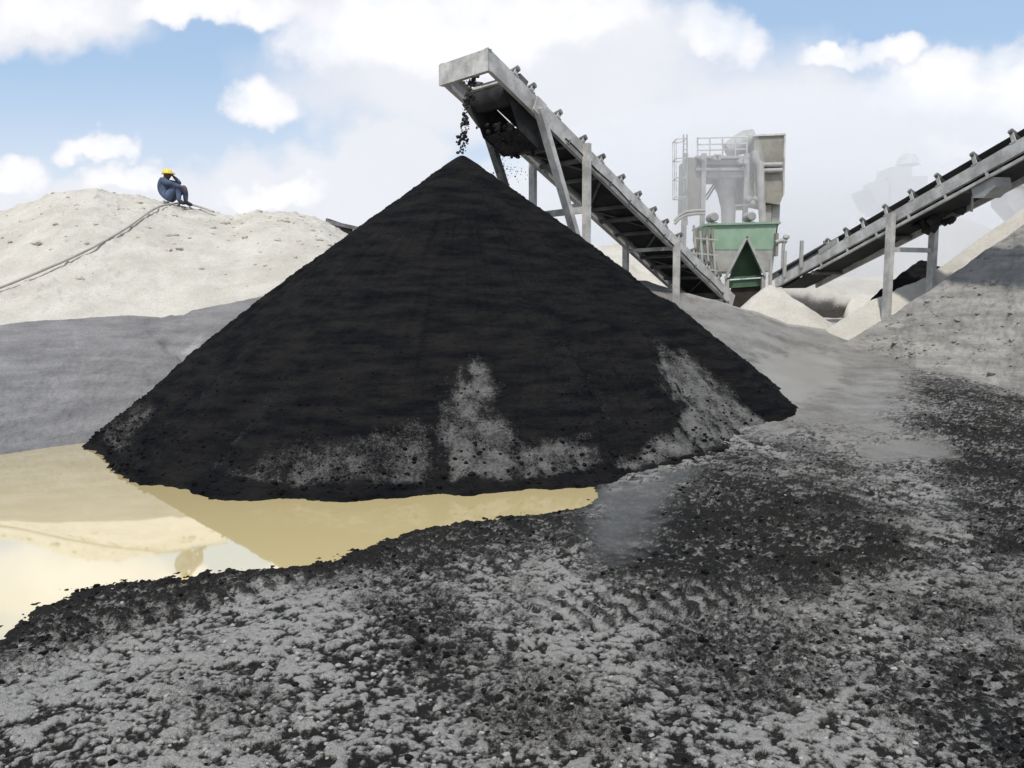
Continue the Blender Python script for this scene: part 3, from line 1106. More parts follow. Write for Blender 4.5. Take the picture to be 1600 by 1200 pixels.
def cone_heap(name, apex, base_z, rad, mat, label, cat, seed, slump=(0, 0)):
    n_t, n_r = 220, 70
    th = np.linspace(0, 2 * math.pi, n_t, endpoint=False)
    s = np.linspace(0, 1.1, n_r)[:, None]
    TH = np.broadcast_to(th, (n_r, n_t))
    Rr = s * rad * (1 + 0.08 * np.sin(TH * 2 + seed) + 0.05 * np.sin(TH * 3 + 2 * seed) + slump[0] * np.clip(np.cos(TH - slump[1]), 0, 1))
    X, Y = apex[0] + Rr * np.cos(TH), apex[1] + Rr * np.sin(TH)
    H = apex[2] - base_z
    Z = base_z + H * (1 - s) - (np.sqrt((s * rad) ** 2 + (0.12 * rad) ** 2) - s * rad) * 0.6 * H / rad
    Z = np.broadcast_to(Z, X.shape) + 0.05 * rad * fbm(X * 2.2 / rad + seed, Y * 2.2 / rad, octv=4) * sstep(s, 0, 0.2) + 0.015 * fbm(X * 9, Y * 9, octv=3)
    o = grid_object(name, X, Y, Z, mat, {'dry': np.zeros_like(X)}, wrap=True)
    return tag(o, label, cat)


def worm_heap(name, pts, mat, label, cat):
    """Elongated heap: crest points with half widths."""
    pts = [(Vector(p), w) for p, w in pts]
    n_s, n_c = 60, 25
    X = np.zeros((n_s, n_c))
    Y = X.copy()
    Z = X.copy()
    for i in range(n_s):
        f = i / (n_s - 1) * (len(pts) - 1)
        k = min(int(f), len(pts) - 2)
        u = f - k
        p = pts[k][0].lerp(pts[k + 1][0], u)
        w = pts[k][1] * (1 - u) + pts[k + 1][1] * u
        d = (pts[k + 1][0] - pts[k][0])
        d.z = 0
        d.normalize()
        nrm = Vector((-d.y, d.x, 0))
        for j in range(n_c):
            c = j / (n_c - 1) * 2 - 1
            q = p + nrm * (c * w)
            X[i, j], Y[i, j] = q.x, q.y
            Z[i, j] = p.z - abs(c) ** 1.2 * w * 0.85
    Z += 0.15 * fbm(X * 3, Y * 3, octv=5, gain=0.6)
    o = grid_object(name, X, Y, Z, mat, {'dry': np.zeros_like(X)})
    return tag(o, label, cat)


build_bank()
build_mound()
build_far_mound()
build_right_bank()
hp = at(1203, 440, 16.9)
cone_heap("sand_heap", hp, 1.25, 1.1, M['pale'], "small pale sand heap in front of the green hopper opening", "heap", 1.3, (0.25, -0.9))
worm_heap("spill_heap", [(at(1345, 482, 16.3), 0.25), (at(1385, 448, 16.4), 0.4), (at(1412, 424, 16.5), 0.6), (at(1438, 406, 16.6), 0.7), (at(1475, 420, 16.8), 0.5)],
          M['black'], "black spill of sand between the legs of the right conveyor", "heap")


# ------------------------------------------------------------------ conveyors
class Rig:
    """Frame of a conveyor: t along the near beam from p0 to p1, s across to the far beam, n up from the beam top."""
    def __init__(self, p0, p1, side):
        self.p0, self.p1 = Vector(p0), Vector(p1)
        self.d = (self.p1 - self.p0).normalized()
        self.len = (self.p1 - self.p0).length
        s = Vector((side[0], side[1], 0)).normalized()
        self.s = (s - self.d * s.dot(self.d)).normalized()
        self.n = self.d.cross(self.s)
        if self.n.z < 0:
            self.n = -self.n

    def P(self, t, s, n):
        return self.p0 + self.d * t + self.s * s + self.n * n

    def t_of_px(self, px):
        k = (px - 800) / F
        best = min(np.linspace(-2, self.len + 3, 2000), key=lambda t: abs(proj(*self.P(t, 0, 0))[0] - px))
        return float(best)


def belt_strip(rig, t0, t1, w, prof, thick, sag=0.0):
    """A strip along t with cross-section prof [(s, n)...] and a thickness."""
    mb = MB()
    nt_ = max(2, int((t1 - t0) / 0.3))
    k = len(prof)
    vs, fs = [], []
    for i in range(nt_ + 1):
        t = t0 + (t1 - t0) * i / nt_
        for dn in (0, -thick):
            for s, n in prof:
                vs.append(rig.P(t, s, n + dn - sag * (0.5 - 0.5 * math.cos(i * 2.1))))
    st = 2 * k
    for i in range(nt_):
        for j in range(k - 1):
            fs.append((i * st + j, i * st + j + 1, (i + 1) * st + j + 1, (i + 1) * st + j))
            fs.append((i * st + k + j, (i + 1) * st + k + j, (i + 1) * st + k + j + 1, i * st + k + j + 1))
        for j in (0, k - 1):
            fs.append((i * st + j, (i + 1) * st + j, (i + 1) * st + k + j, i * st + k + j))
    for i in (0, nt_):
        for j in range(k - 1):
            fs.append((i * st + j, i * st + j + 1, i * st + k + j + 1, i * st + k + j))
    mb.add(vs, fs)
    return mb


def idler(rig, t, w, root, edge, mat_frame, mat_roll, tilt):
    """Troughing idler: bracket with the ends standing above both beams and three rollers."""
    mb = MB()
    for s, sg in ((0.03, 1), (w - 0.03, -1)):
        mb.bar(rig.P(t, s, 0.002), rig.P(t, s - sg * 0.03, edge + 0.12), 0.075, 0.016, rig.s)
        mb.bar(rig.P(t - 0.06, s, 0.008), rig.P(t + 0.06, s, 0.008), 0.08, 0.014, rig.n)
    mb.bar(rig.P(t, 0.10, -0.05), rig.P(t, w - 0.10, -0.05), 0.05, 0.05, rig.n)
    o = mb.build("idler", mat_frame, root)
    r = MB()
    c0, c1 = 0.33 * w, 0.67 * w
    r.tube([rig.P(t, c0, -0.02), rig.P(t, c1, -0.02)], 0.035, 8)
    r.tube([rig.P(t, -0.01, edge + 0.10), rig.P(t, c0 - 0.03, 0.0)], 0.046, 12)
    r.tube([rig.P(t, w + 0.01, edge + 0.10), rig.P(t, c1 + 0.03, 0.0)], 0.046, 12)
    r.build("roller", mat_roll, o)


def stacker():
    p_head = at(768, 79, 11.5)
    p_tail = at(1144, 457, 16.6)
    rig = Rig(p_head, p_tail, (-0.707, 0.707))
    W, Hh = 1.08, 0.265
    L = rig.len
    base = Vector((p_tail.x, p_tail.y, 1.3))
    root = thing("belt_conveyor", "grey stacking conveyor on steel legs dropping black sand onto the big pile", "conveyor", base)
    st, dk = M['steel'], M['steel_dark']
    dh = math.hypot(rig.d.x, rig.d.y)
    nh = (rig.n.x * rig.d.x + rig.n.y * rig.d.y) / dh
    shear = nh / dh
    ts = -(-Hh / 2) * 0.0
    for s, sg in ((0.0, 1), (W, -1)):
        mb = MB()
        mb.channel(rig.P(Hh / 2 * shear - 0.075, s + 0.04 * sg, -Hh / 2), rig.P(L + 0.15, s + 0.04 * sg, -Hh / 2), 0.08, Hh, 0.012, rig.n,
                   1 if (rig.d.cross(rig.n)).dot(rig.s) * sg > 0 else -1, shear)
        # welded splice plates
        for t in (2.75, 5.4):
            mb.bar(rig.P(t - 0.12, s - 0.006 * sg, -Hh / 2), rig.P(t + 0.12, s - 0.006 * sg, -Hh / 2), 0.012, Hh * 0.7, rig.n)
        mb.build("side_beam", st, root)
    mb = MB()
    hv = Hh / rig.n.z
    e0, e1 = rig.P(0, -0.012, 0), rig.P(0, W + 0.012, 0)
    dn = Vector((rig.d.x, rig.d.y, 0)).normalized() * -0.044 + Vector((0, 0, -hv / 2 + 0.004))
    mb.channel(e0 + dn, e1 + dn, 0.085, hv + 0.02, 0.012, (0, 0, 1), 1 if rig.s.cross(Vector((0, 0, 1))).dot(rig.d) > 0 else -1)
    mb.build("end_channel", st, root)
    # belts
    e = 0.02
    prof = [(0.13, e), (0.36 * W, -0.035), (0.64 * W, -0.035), (W - 0.13, e)]
    HT = 0.74
    b = belt_strip(rig, HT, L - 0.2, W, prof, 0.014).build("carrying_belt", M['rubber'], root)
    belt_strip(rig, HT + 0.9, L - 0.2, W, [(0.17, -0.13), (W - 0.17, -0.13)], 0.014, 0.015).build("return_belt", M['rubber'], root)
    # head pulley with the belt round it
    def ring(tc, nc, r, a0, a1, name, mat, s0, s1):
        m = MB()
        k = 14
        vs, fs = [], []
        for i in range(k + 1):
            a = a0 + (a1 - a0) * i / k
            for rr in (r, r + 0.016):
                for s in (s0, s1):
                    vs.append(rig.P(tc + rr * math.cos(a), s, nc + rr * math.sin(a)))
        for i in range(k):
            q = i * 4
            fs += [(q, q + 1, q + 5, q + 4), (q + 2, q + 6, q + 7, q + 3), (q, q + 4, q + 6, q + 2), (q + 1, q + 3, q + 7, q + 5)]
        m.add(vs, fs, False)
        return m.build(name, mat, root)
    r = 0.17
    ring(HT, -0.17, r, R(90), R(270), "head_belt_wrap", M['sooty'], 0.15, W - 0.15)
    m = MB()
    m.tube([rig.P(HT, 0.12, -0.17), rig.P(HT, W - 0.12, -0.17)], r - 0.004, 20)
    m.build("head_pulley", M['sooty'], root)
    m = MB()
    m.tube([rig.P(HT, 0.02, -0.17), rig.P(HT, W - 0.02, -0.17)], 0.035, 10)
    for s in (0.045, W - 0.045):
        m.bar(rig.P(HT - 0.1, s, 0.05), rig.P(HT + 0.1, s, 0.05), 0.05, 0.10, rig.n)
    m.build("pulley_shaft", dk, root)
    m = MB()
    m.tube([rig.P(L - 0.2, 0.14, -0.14), rig.P(L - 0.2, W - 0.14, -0.14)], 0.11, 18)
    m.build("tail_pulley", dk, root)
    # sand-caked chute plates and scraper under the head
    m = MB()
    pl = [rig.P(HT - 0.02, 0.11, -0.34), rig.P(0.75, 0.11, -0.02), rig.P(1.95, 0.11, -0.06), rig.P(1.85, 0.11, -0.42), rig.P(1.55, 0.11, -0.62), rig.P(1.05, 0.11, -0.60)]
    m.prism(pl, rig.s * 0.02)
    m.prism([p + rig.s * (W - 0.28) for p in pl], rig.s * 0.02)
    m.prism([rig.P(1.56, 0.135, -0.60), rig.P(1.86, 0.135, -0.40), rig.P(1.88, 0.135, -0.38), rig.P(1.58, 0.135, -0.57)], rig.s * (W - 0.31))
    m.prism([rig.P(1.06, 0.135, -0.585), rig.P(1.54, 0.135, -0.60), rig.P(1.54, 0.135, -0.58), rig.P(1.06, 0.135, -0.56)], rig.s * (W - 0.31))
    for i in range(46):
        m.lump(rig.P(random.uniform(0.8, 1.8), random.uniform(0.13, W - 0.18), random.uniform(-0.62, -0.54)), random.uniform(0.02, 0.05), i, 1)
    for i in range(24):
        m.lump(rig.P(random.uniform(HT - 0.12, HT + 0.1), random.uniform(0.2, W - 0.2), random.uniform(-0.30, -0.04)), random.uniform(0.03, 0.07), i + 90, 1)
    m.build("chute", M['sooty'], root)
    m = MB()
    m.tube([rig.P(1.42, 0.14, -0.33), rig.P(1.42, W - 0.15, -0.33)], 0.07, 14)
    m.build("snub_roller", dk, root)
    m = MB()
    m.bar(rig.P(0.50, W - 0.12, -0.30), rig.P(0.95, W - 0.12, -0.42), 0.02, 0.14, rig.n)
    m.build("scraper", dk, root)
    # idlers
    t = 0.62
    k = 0
    for px in (806, 832, 873, 912, 941, 972, 998, 1022, 1041, 1062, 1085, 1106, 1124):
        idler(rig, rig.t_of_px(px), W, root, e, st, dk, 0)
    # cross members and return rollers
    for i, t in enumerate(np.arange(2.1, L, 0.95)):
        m = MB()
        m.bar(rig.P(t, 0.05, -0.19), rig.P(t, W - 0.05, -0.19), 0.05, 0.05, rig.n)
        m.build("cross_member", dk, root)
    for i, t in enumerate(np.arange(2.5, L, 1.9)):
        m = MB()
        m.tube([rig.P(t, 0.06, -0.205), rig.P(t, W - 0.06, -0.205)], 0.045, 10)
        m.build("return_roller", dk, root)
    # diagonal lacing
    m = MB()
    for i, t in enumerate(np.arange(2.1, L - 1.0, 0.95)):
        a, b_ = (0.09, W - 0.09) if i % 2 else (W - 0.09, 0.09)
        m.bar(rig.P(t + 0.05, a, -0.175), rig.P(t + 0.90, b_, -0.175), 0.04, 0.02, rig.n)
    m.build("lacing", dk, root)

    def leg(px_t, s, foot_z, mat, w=0.13, dt=0.0, top_n=-0.02, out=0.0):
        t = rig.t_of_px(px_t) + dt
        top = rig.P(t, s, top_n)
        q = MB()
        q.channel(top, Vector((top.x + 0.02, top.y, foot_z)), w * 0.6, w, 0.014, (0.707, -0.707, 0), -1)
        q.bar(Vector((top.x + 0.02, top.y, foot_z)), Vector((top.x + 0.02, top.y, foot_z + 0.025)), 0.3, 0.3)
        q.build("leg", mat, root)
        return top
    a1 = leg(912, -0.075, 0.0, st)
    a2 = leg(912, W + 0.075, 0.0, st)
    b1 = leg(1055, -0.065, 1.3, st, 0.12, 0.0, -0.10)
    b2 = leg(1055, W + 0.065, 1.3, st, 0.12, 0.0, -0.10)
    # raking legs from the head down to the feet of the first pair
    for s, mat in ((-0.075, st), (W + 0.075, M['steel_dark'])):
        t = rig.t_of_px(842)
        top = rig.P(t, s, -0.20)
        tt = rig.t_of_px(912)
        ft = rig.P(tt, s, 0)
        q = MB()
        foot = Vector((ft.x - 0.02, ft.y - 0.02, 2.35))
        q.bar(top, foot, 0.09, 0.14, rig.s)
        q.bar(rig.P(t - 0.1, s, -0.17), rig.P(t + 0.13, s, -0.17), 0.02, 0.24, rig.n)
        q.build("raking_leg", mat, root)
    def horizontal(a, b, z, w, name="leg_brace"):
        q = MB()
        q.bar(Vector((a.x, a.y, z)), Vector((b.x, b.y, z)), 0.05, w)
        q.build(name, st, root)
    horizontal(a1, a2, 3.32, 0.11)
    horizontal(b1, b2, b1.z - 0.16, 0.07)
    q = MB()
    mid = (a1 + a2) / 2
    q.prism([Vector((mid.x + 0.05, mid.y - 0.05, 3.375)), Vector((mid.x + 0.38, mid.y - 0.38, 3.375)), Vector((mid.x + 0.30, mid.y - 0.30, 3.47))], (0.02, 0.02, 0))
    q.build("gusset_plate", dk, root)
    # hanging cable at the head
    m = MB()
    c = []
    for i in range(14):
        u = i / 13
        p = rig.P(0.7 + 1.0 * u, W - 0.02, -0.33).lerp(rig.P(0.7 + 1.0 * u, W - 0.02, -0.33), u)
        c.append(p + Vector((0, 0, -0.10 * math.sin(u * math.pi))))
    m.tube(c, 0.012, 6)
    m.build("cable", M['rubber'], root)
    m = MB()
    m.tube([rig.P(t, -0.02, -0.21 - 0.012 * math.sin(t * 5.1)) for t in np.arange(1.9, L - 0.2, 0.15)], 0.013, 6)
    cd = m.build("conduit", M['rubber'], root)
    for t in np.arange(2.0, L - 0.3, 0.62):
        q = MB()
        q.bar(rig.P(t, -0.022, -0.25), rig.P(t, -0.022, -0.17), 0.02, 0.03, rig.s)
        q.build("clip", dk, cd)
    # feed boot and skirt posts at the tail
    m = MB()
    for i, t in enumerate(np.linspace(L - 1.7, L - 0.25, 5)):
        m.bar(rig.P(t, W - 0.05, 0.0), rig.P(t, W - 0.05, 0.42), 0.05, 0.05, rig.s)
    m.bar(rig.P(L - 1.75, W - 0.08, 0.22), rig.P(L - 0.2, W - 0.08, 0.22), 0.015, 0.34, rig.n)
    m.build("skirt_board", M['plant'], root)
    for s in (0.0, W):
        m = MB()
        m.bar(rig.P(L - 0.1, s + 0.03, -0.25), Vector((rig.P(L - 0.1, s, 0).x, rig.P(L - 0.1, s, 0).y, 1.2)), 0.09, 0.09)
        m.build("tail_stand", dk, root)
    return rig


RIG1 = stacker()


def right_conveyor():
    p0 = at(1213, 434, 19.0)
    p1 = at(1600, 213, 12.5)
    rig = Rig(p0, p1, (0.95, 0.3))
    L = rig.len + 2.4
    W, Hh = 0.88, 0.22
    root = thing("belt_conveyor", "long grey conveyor with black belt rising out of the frame at right", "conveyor", Vector((p0.x, p0.y, 1.3)))
    st, dk = M['steel'], M['steel_dark']
    for s, sg in ((0.0, 1), (W, -1)):
        mb = MB()
        mb.channel(rig.P(-0.1, s + 0.04 * sg, -Hh / 2), rig.P(L, s + 0.04 * sg, -Hh / 2), 0.08, Hh, 0.012, rig.n,
                   1 if (rig.d.cross(rig.n)).dot(rig.s) * sg > 0 else -1)
        mb.build("side_beam", st, root)
        mb = MB()   # lower chord: an angle hung under the channel
        if s == 0:
            mb.bar(rig.P(1.6, 0.02, -Hh - 0.10), rig.P(L, 0.02, -Hh - 0.10), 0.05, 0.05, rig.n)
            for t in np.arange(1.7, L, 0.9):
                mb.bar(rig.P(t, 0.02, -Hh), rig.P(t, 0.02, -Hh - 0.075), 0.04, 0.04, rig.d)
        else:
            mb.bar(rig.P(0.3, s - 0.02, -Hh - 0.075), rig.P(L, s - 0.02, -Hh - 0.075), 0.04, 0.148, rig.n)
        mb.build("lower_chord", st, root)
    e = 0.15
    prof = [(0.06, e), (0.30 * W, 0.0), (0.70 * W, 0.0), (W - 0.06, e)]
    belt_strip(rig, 0.0, L, W, prof, 0.014).build("carrying_belt", M['rubber'], root)
    belt_strip(rig, 0.0, L, W, [(0.10, -0.26), (W - 0.10, -0.26)], 0.014, 0.02).build("return_belt", M['rubber'], root)
    m = MB()
    m.tube([rig.P(0.0, 0.09, -0.12), rig.P(0.0, W - 0.09, -0.12)], 0.12, 18)
    m.build("tail_pulley", dk, root)
    for px in (1294, 1322, 1348, 1384, 1424, 1466, 1522, 1583, 1660):
        idler(rig, rig.t_of_px(px), W, root, e - 0.04, st, dk, 0)
    for t in np.arange(0.9, L, 1.1):
        m = MB()
        m.bar(rig.P(t, 0.05, -Hh - 0.01), rig.P(t, W - 0.05, -Hh - 0.01), 0.06, 0.06, rig.n)
        m.build("cross_member", dk, root)
    for t in np.arange(1.3, L, 2.2):
        m = MB()
        m.tube([rig.P(t, 0.05, -0.32), rig.P(t, W - 0.05, -0.32)], 0.045, 10)
        m.build("return_roller", dk, root)
    t = rig.t_of_px(1394)
    tops = []
    for s, fz in ((-0.07, 1.3), (W + 0.07, 1.3)):
        top = rig.P(t + 0.05, s, -0.05)
        q = MB()
        q.channel(top, Vector((top.x, top.y, fz)), 0.10, 0.15, 0.014, (0.3, -0.95, 0), -1)
        q.bar(Vector((top.x, top.y, fz)), Vector((top.x, top.y, fz + 0.03)), 0.3, 0.3)
        q.build("leg", st, root)
        tops.append(top)
    q = MB()
    q.bar(Vector((tops[0].x, tops[0].y, 2.83)), Vector((tops[1].x, tops[1].y, 2.83)), 0.05, 0.09)
    q.build("leg_brace", st, root)
    # second support out of frame to the right
    for s in (-0.07, W + 0.07):
        top = rig.P(L - 0.6, s, -0.05)
        q = MB()
        q.channel(top, Vector((top.x, top.y, 0.3)), 0.10, 0.15, 0.014, (0.3, -0.95, 0), -1)
        q.build("leg", st, root)
    # belt tensioner box under the beam
    tb = rig.t_of_px(1524)
    m = MB()
    poly = [rig.P(tb - 0.22, 0, -Hh - 0.13), rig.P(tb + 0.24, 0, -Hh - 0.13), rig.P(tb + 0.24, 0, -Hh - 0.30), rig.P(tb - 0.02, 0, -Hh - 0.38), rig.P(tb - 0.22, 0, -Hh - 0.30)]
    m.prism([p + rig.s * 0.05 for p in poly], rig.s * 0.35)
    bx = m.build("tensioner_box", M['plant'], root)
    m = MB()
    a = rig.P(tb - 0.22, 0.05, -Hh - 0.25)
    m.bar(a, a - Vector((0, 0, 0.28)), 0.03, 0.03)
    m.build("bolt", dk, bx)
    # dark sand caught at the leg head
    m = MB()
    for i in range(22):
        m.lump(rig.P(t + random.uniform(0.1, 0.9), random.uniform(0.3, W - 0.1), -Hh - random.uniform(0.02, 0.22)), random.uniform(0.06, 0.13), i + 50, 1)
    m.build("caked_sand", M['sooty'], root)
    # skirt board with posts over the loading end
    m = MB()
    ta, tb2 = rig.t_of_px(1196), rig.t_of_px(1282)
    m.bar(rig.P(ta, W * 0.75, 0.26), rig.P(tb2, W * 0.75, 0.22), 0.02, 0.44, rig.n)
    m.bar(rig.P(ta, 0.12, 0.13), rig.P(tb2, 0.12, 0.13), 0.02, 0.16, rig.n)
    m.bar(rig.P(tb2, 0.12, 0.15), rig.P(tb2, W * 0.75, 0.15), 0.02, 0.25, rig.n)
    sk = m.build("skirt_board", M['steel_dark'], root)
    for px in (1204, 1226, 1252):
        q = MB()
        tp = rig.t_of_px(px)
        bp = rig.P(tp, -0.03, -0.1)
        q.bar(bp, bp + Vector((0, 0, 0.62)), 0.07, 0.07)
        q.build("post", M['plant'], sk)
    q = MB()
    q.bar(rig.P(tb2 - 0.05, 0.02, 0.02), rig.P(tb2 + 0.6, 0.02, 0.06), 0.05, 0.12, rig.n)
    q.build("skirt_plate", M['plant'], root)
    return rig


RIG2 = right_conveyor()

# ------------------------------------------------------------------ falling sand
def falling():
    mb = MB()
    rr = random.Random(3)
    for i in range(210):
        u = rr.random()
        x = 742 - 21 * (u ** 0.6) + rr.gauss(0, 2.6 + 1.8 * math.sin(u * 17) ** 2)
        y = 118 + u * 124
        p = at(x, y, 11.85 + rr.gauss(0, 0.05))
        mb.lump(p, rr.uniform(0.008, 0.028) * (1.2 if math.sin(u * 26) > -0.3 else 0.6), i, 1)
    for i in range(70):
        u = rr.random()
        p = at(778 + 8 * u + rr.gauss(0, 3.5 + 7 * u), 205 + u * 72, 12.3 + rr.gauss(0, 0.08))
        mb.lump(p, rr.uniform(0.005, 0.016), i + 300, 1)
    for i in range(40):
        p = at(800 + rr.gauss(8, 14), 262 + rr.gauss(8, 13), 12.4)
        mb.lump(p, rr.uniform(0.004, 0.010), i + 500, 1)
    o = mb.build("falling_sand", M['sooty'])
    tag(o, "black sand lumps falling from the conveyor head to the pile tip", kind='stuff')


falling()

# ------------------------------------------------------------------ hopper
def quadplate(mb, pts, n):
    return mb.prism(pts, n)


def hopper():
    Y = 20.6
    P = lambda px, py, dy=0.0: at(px, py, Y + dy)
    root = thing("feed_hopper", "light green feed hopper with a dark green gabled mouth between both conveyors", "hopper", at(1165, 470, Y))
    # body: upper green band and lower dusty band, thick plates round an open top
    up = [P(1106, 352), P(1216, 349), P(1211, 390), P(1113, 390)]
    lo = [P(1113, 390), P(1211, 390), P(1207, 424), P(1124, 424)]
    dep = Vector((0, 1.5, 0))
    m = MB()
    th = Vector((0, 0.03, 0))
    m.prism(up, th)
    m.prism([q + dep for q in up], th)
    m.prism([up[0], up[0] + dep, up[3] + dep, up[3]], (0.03, 0, 0))
    m.prism([up[1], up[1] + dep, up[2] + dep, up[2]], (-0.03, 0, 0))
    m.build("green_bin", M['green'], root)
    m = MB()
    m.prism([q + Vector((0, 0.012, 0)) for q in lo], dep - Vector((0, 0.02, 0)))
    m.build("dusty_skirt", M['plant'], root)
    m = MB()
    m.bar(P(1104, 351, -0.02), P(1218, 348, -0.02), 0.09, 0.05)
    m.bar(P(1104, 351, -0.02), P(1104, 351, -0.02) + dep, 0.08, 0.05)
    m.bar(P(1218, 348, -0.02), P(1218, 348, -0.02) + dep, 0.08, 0.05)
    m.build("rim", M['green'], root)
    # the gabled hood
    ap, bl, br = P(1167, 372, -0.02), P(1134, 436, -0.02), P(1195, 432, -0.02)
    fwd = Vector((-0.19, -0.62, -0.03))
    m = MB()
    for a, b in ((ap, bl), (ap, br)):
        m.prism([a, b, b + fwd, a + fwd], Vector((0.0, 0, 0.035)))
    hd = m.build("hood", M['green'], root)
    m = MB()
    for b_ in (bl, br):
        m.bar(ap + fwd * 1.02 + Vector((0, 0, 0.02)), b_ + fwd * 1.02 + Vector((0, 0, 0.02)), 0.05, 0.06)
    m.build("edge_trim", M['plant'], hd)
    m = MB()
    m.prism([ap + Vector((0, -0.02, -0.12)), bl + Vector((0.08, -0.02, 0.03)), br + Vector((-0.08, -0.02, 0.03))], (0, 0.02, 0))
    m.build("hood_back", M['green_dark'], root)
    m = MB()
    m.bar(bl + fwd * 0.6 + Vector((0, 0, 0.02)), br + fwd * 0.6 + Vector((0, 0, 0.02)), 0.06, 0.05)
    m.bar(bl + fwd * 0.5 + Vector((0.02, 0, -0.14)), br + fwd * 0.5 + Vector((-0.02, 0, -0.14)), 0.04, 0.20)
    m.build("lintel", M['green_dark'], root)
    for q, o in ((bl, 0.05), (br, -0.05)):
        for k in (0.15, 0.9):
            m = MB()
            b = q + fwd * k + Vector((o, 0, 0))
            m.bar(b, Vector((b.x, b.y, 1.2)), 0.09, 0.09)
            m.build("post", M['plant'], root)
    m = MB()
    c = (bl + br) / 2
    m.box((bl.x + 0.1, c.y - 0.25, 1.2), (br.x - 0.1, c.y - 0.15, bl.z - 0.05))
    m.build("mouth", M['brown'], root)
    # motors on the far rim
    for px, py, w in ((1113, 337, 13), (1171, 336, 15)):
        q = MB()
        c = P(px, py + 3, 1.2)
        q.tube([c + Vector((0, -0.22, 0)), c + Vector((0, -0.18, 0)), c + Vector((0, 0.25, 0))], [0.10, 0.13, 0.13], 16)
        q.bar(c - Vector((0, 0, 0.14)), c - Vector((0, 0, 0.30)), 0.26, 0.22)
        q.build("motor", M['plant'], root)
    # hoses and rods hanging at the left side
    m = MB()
    rr = random.Random(9)
    for i in range(13):
        x = 1086 + i * 2.4 + rr.uniform(-1, 1)
        dy = rr.uniform(-0.5, 0.6)
        p = [P(x + rr.uniform(-2, 2), 352 + rr.uniform(0, 14), dy), P(x + rr.uniform(-2, 2), 375, dy), P(x + 4 + rr.uniform(-2, 4), 398 + rr.uniform(0, 6), dy), P(x + 10 + rr.uniform(-2, 6), 425 + rr.uniform(0, 10), dy)]
        m.tube(p, rr.uniform(0.015, 0.035), 6)
    m.build("hanging_hoses", M['beige'], root)
    m = MB()
    for px in (1084, 1094, 1104, 1114):
        m.bar(P(px, 352 + (px - 1084) * 0.9, -0.4), P(px + 6, 452, -0.4), 0.05, 0.05)
    for py in (372, 396, 420):
        m.bar(P(1084 + (py - 372) * 0.25, py, -0.4), P(1122, py + 3, -0.4), 0.04, 0.04)
    m.build("side_frame", M['plant'], root)


hopper()


def post_box():
    Y = 20.2
    P = lambda px, py: at(px, py, Y)
    root = thing("control_post", "thin bent post with a small box right of the green hopper", "post", P(1222, 440))
    m = MB()
    m.tube([P(1222, 442), P(1223, 410), P(1224, 385), P(1226, 374)], 0.045, 8)
    m.build("pole", M['plant'], root)
    m = MB()
    m.tube([P(1212, 379), P(1220, 376), P(1229, 377)], 0.06, 8)
    m.lump(P(1228, 371), 0.08, 3, 2)
    m.build("bracket", M['plant'], root)
    m = MB()
    a, b = P(1212, 400), P(1217, 364)
    m.box((a.x, Y, a.z), (b.x, Y + 0.2, b.z))
    m.build("box", M['beige'], root)


post_box()

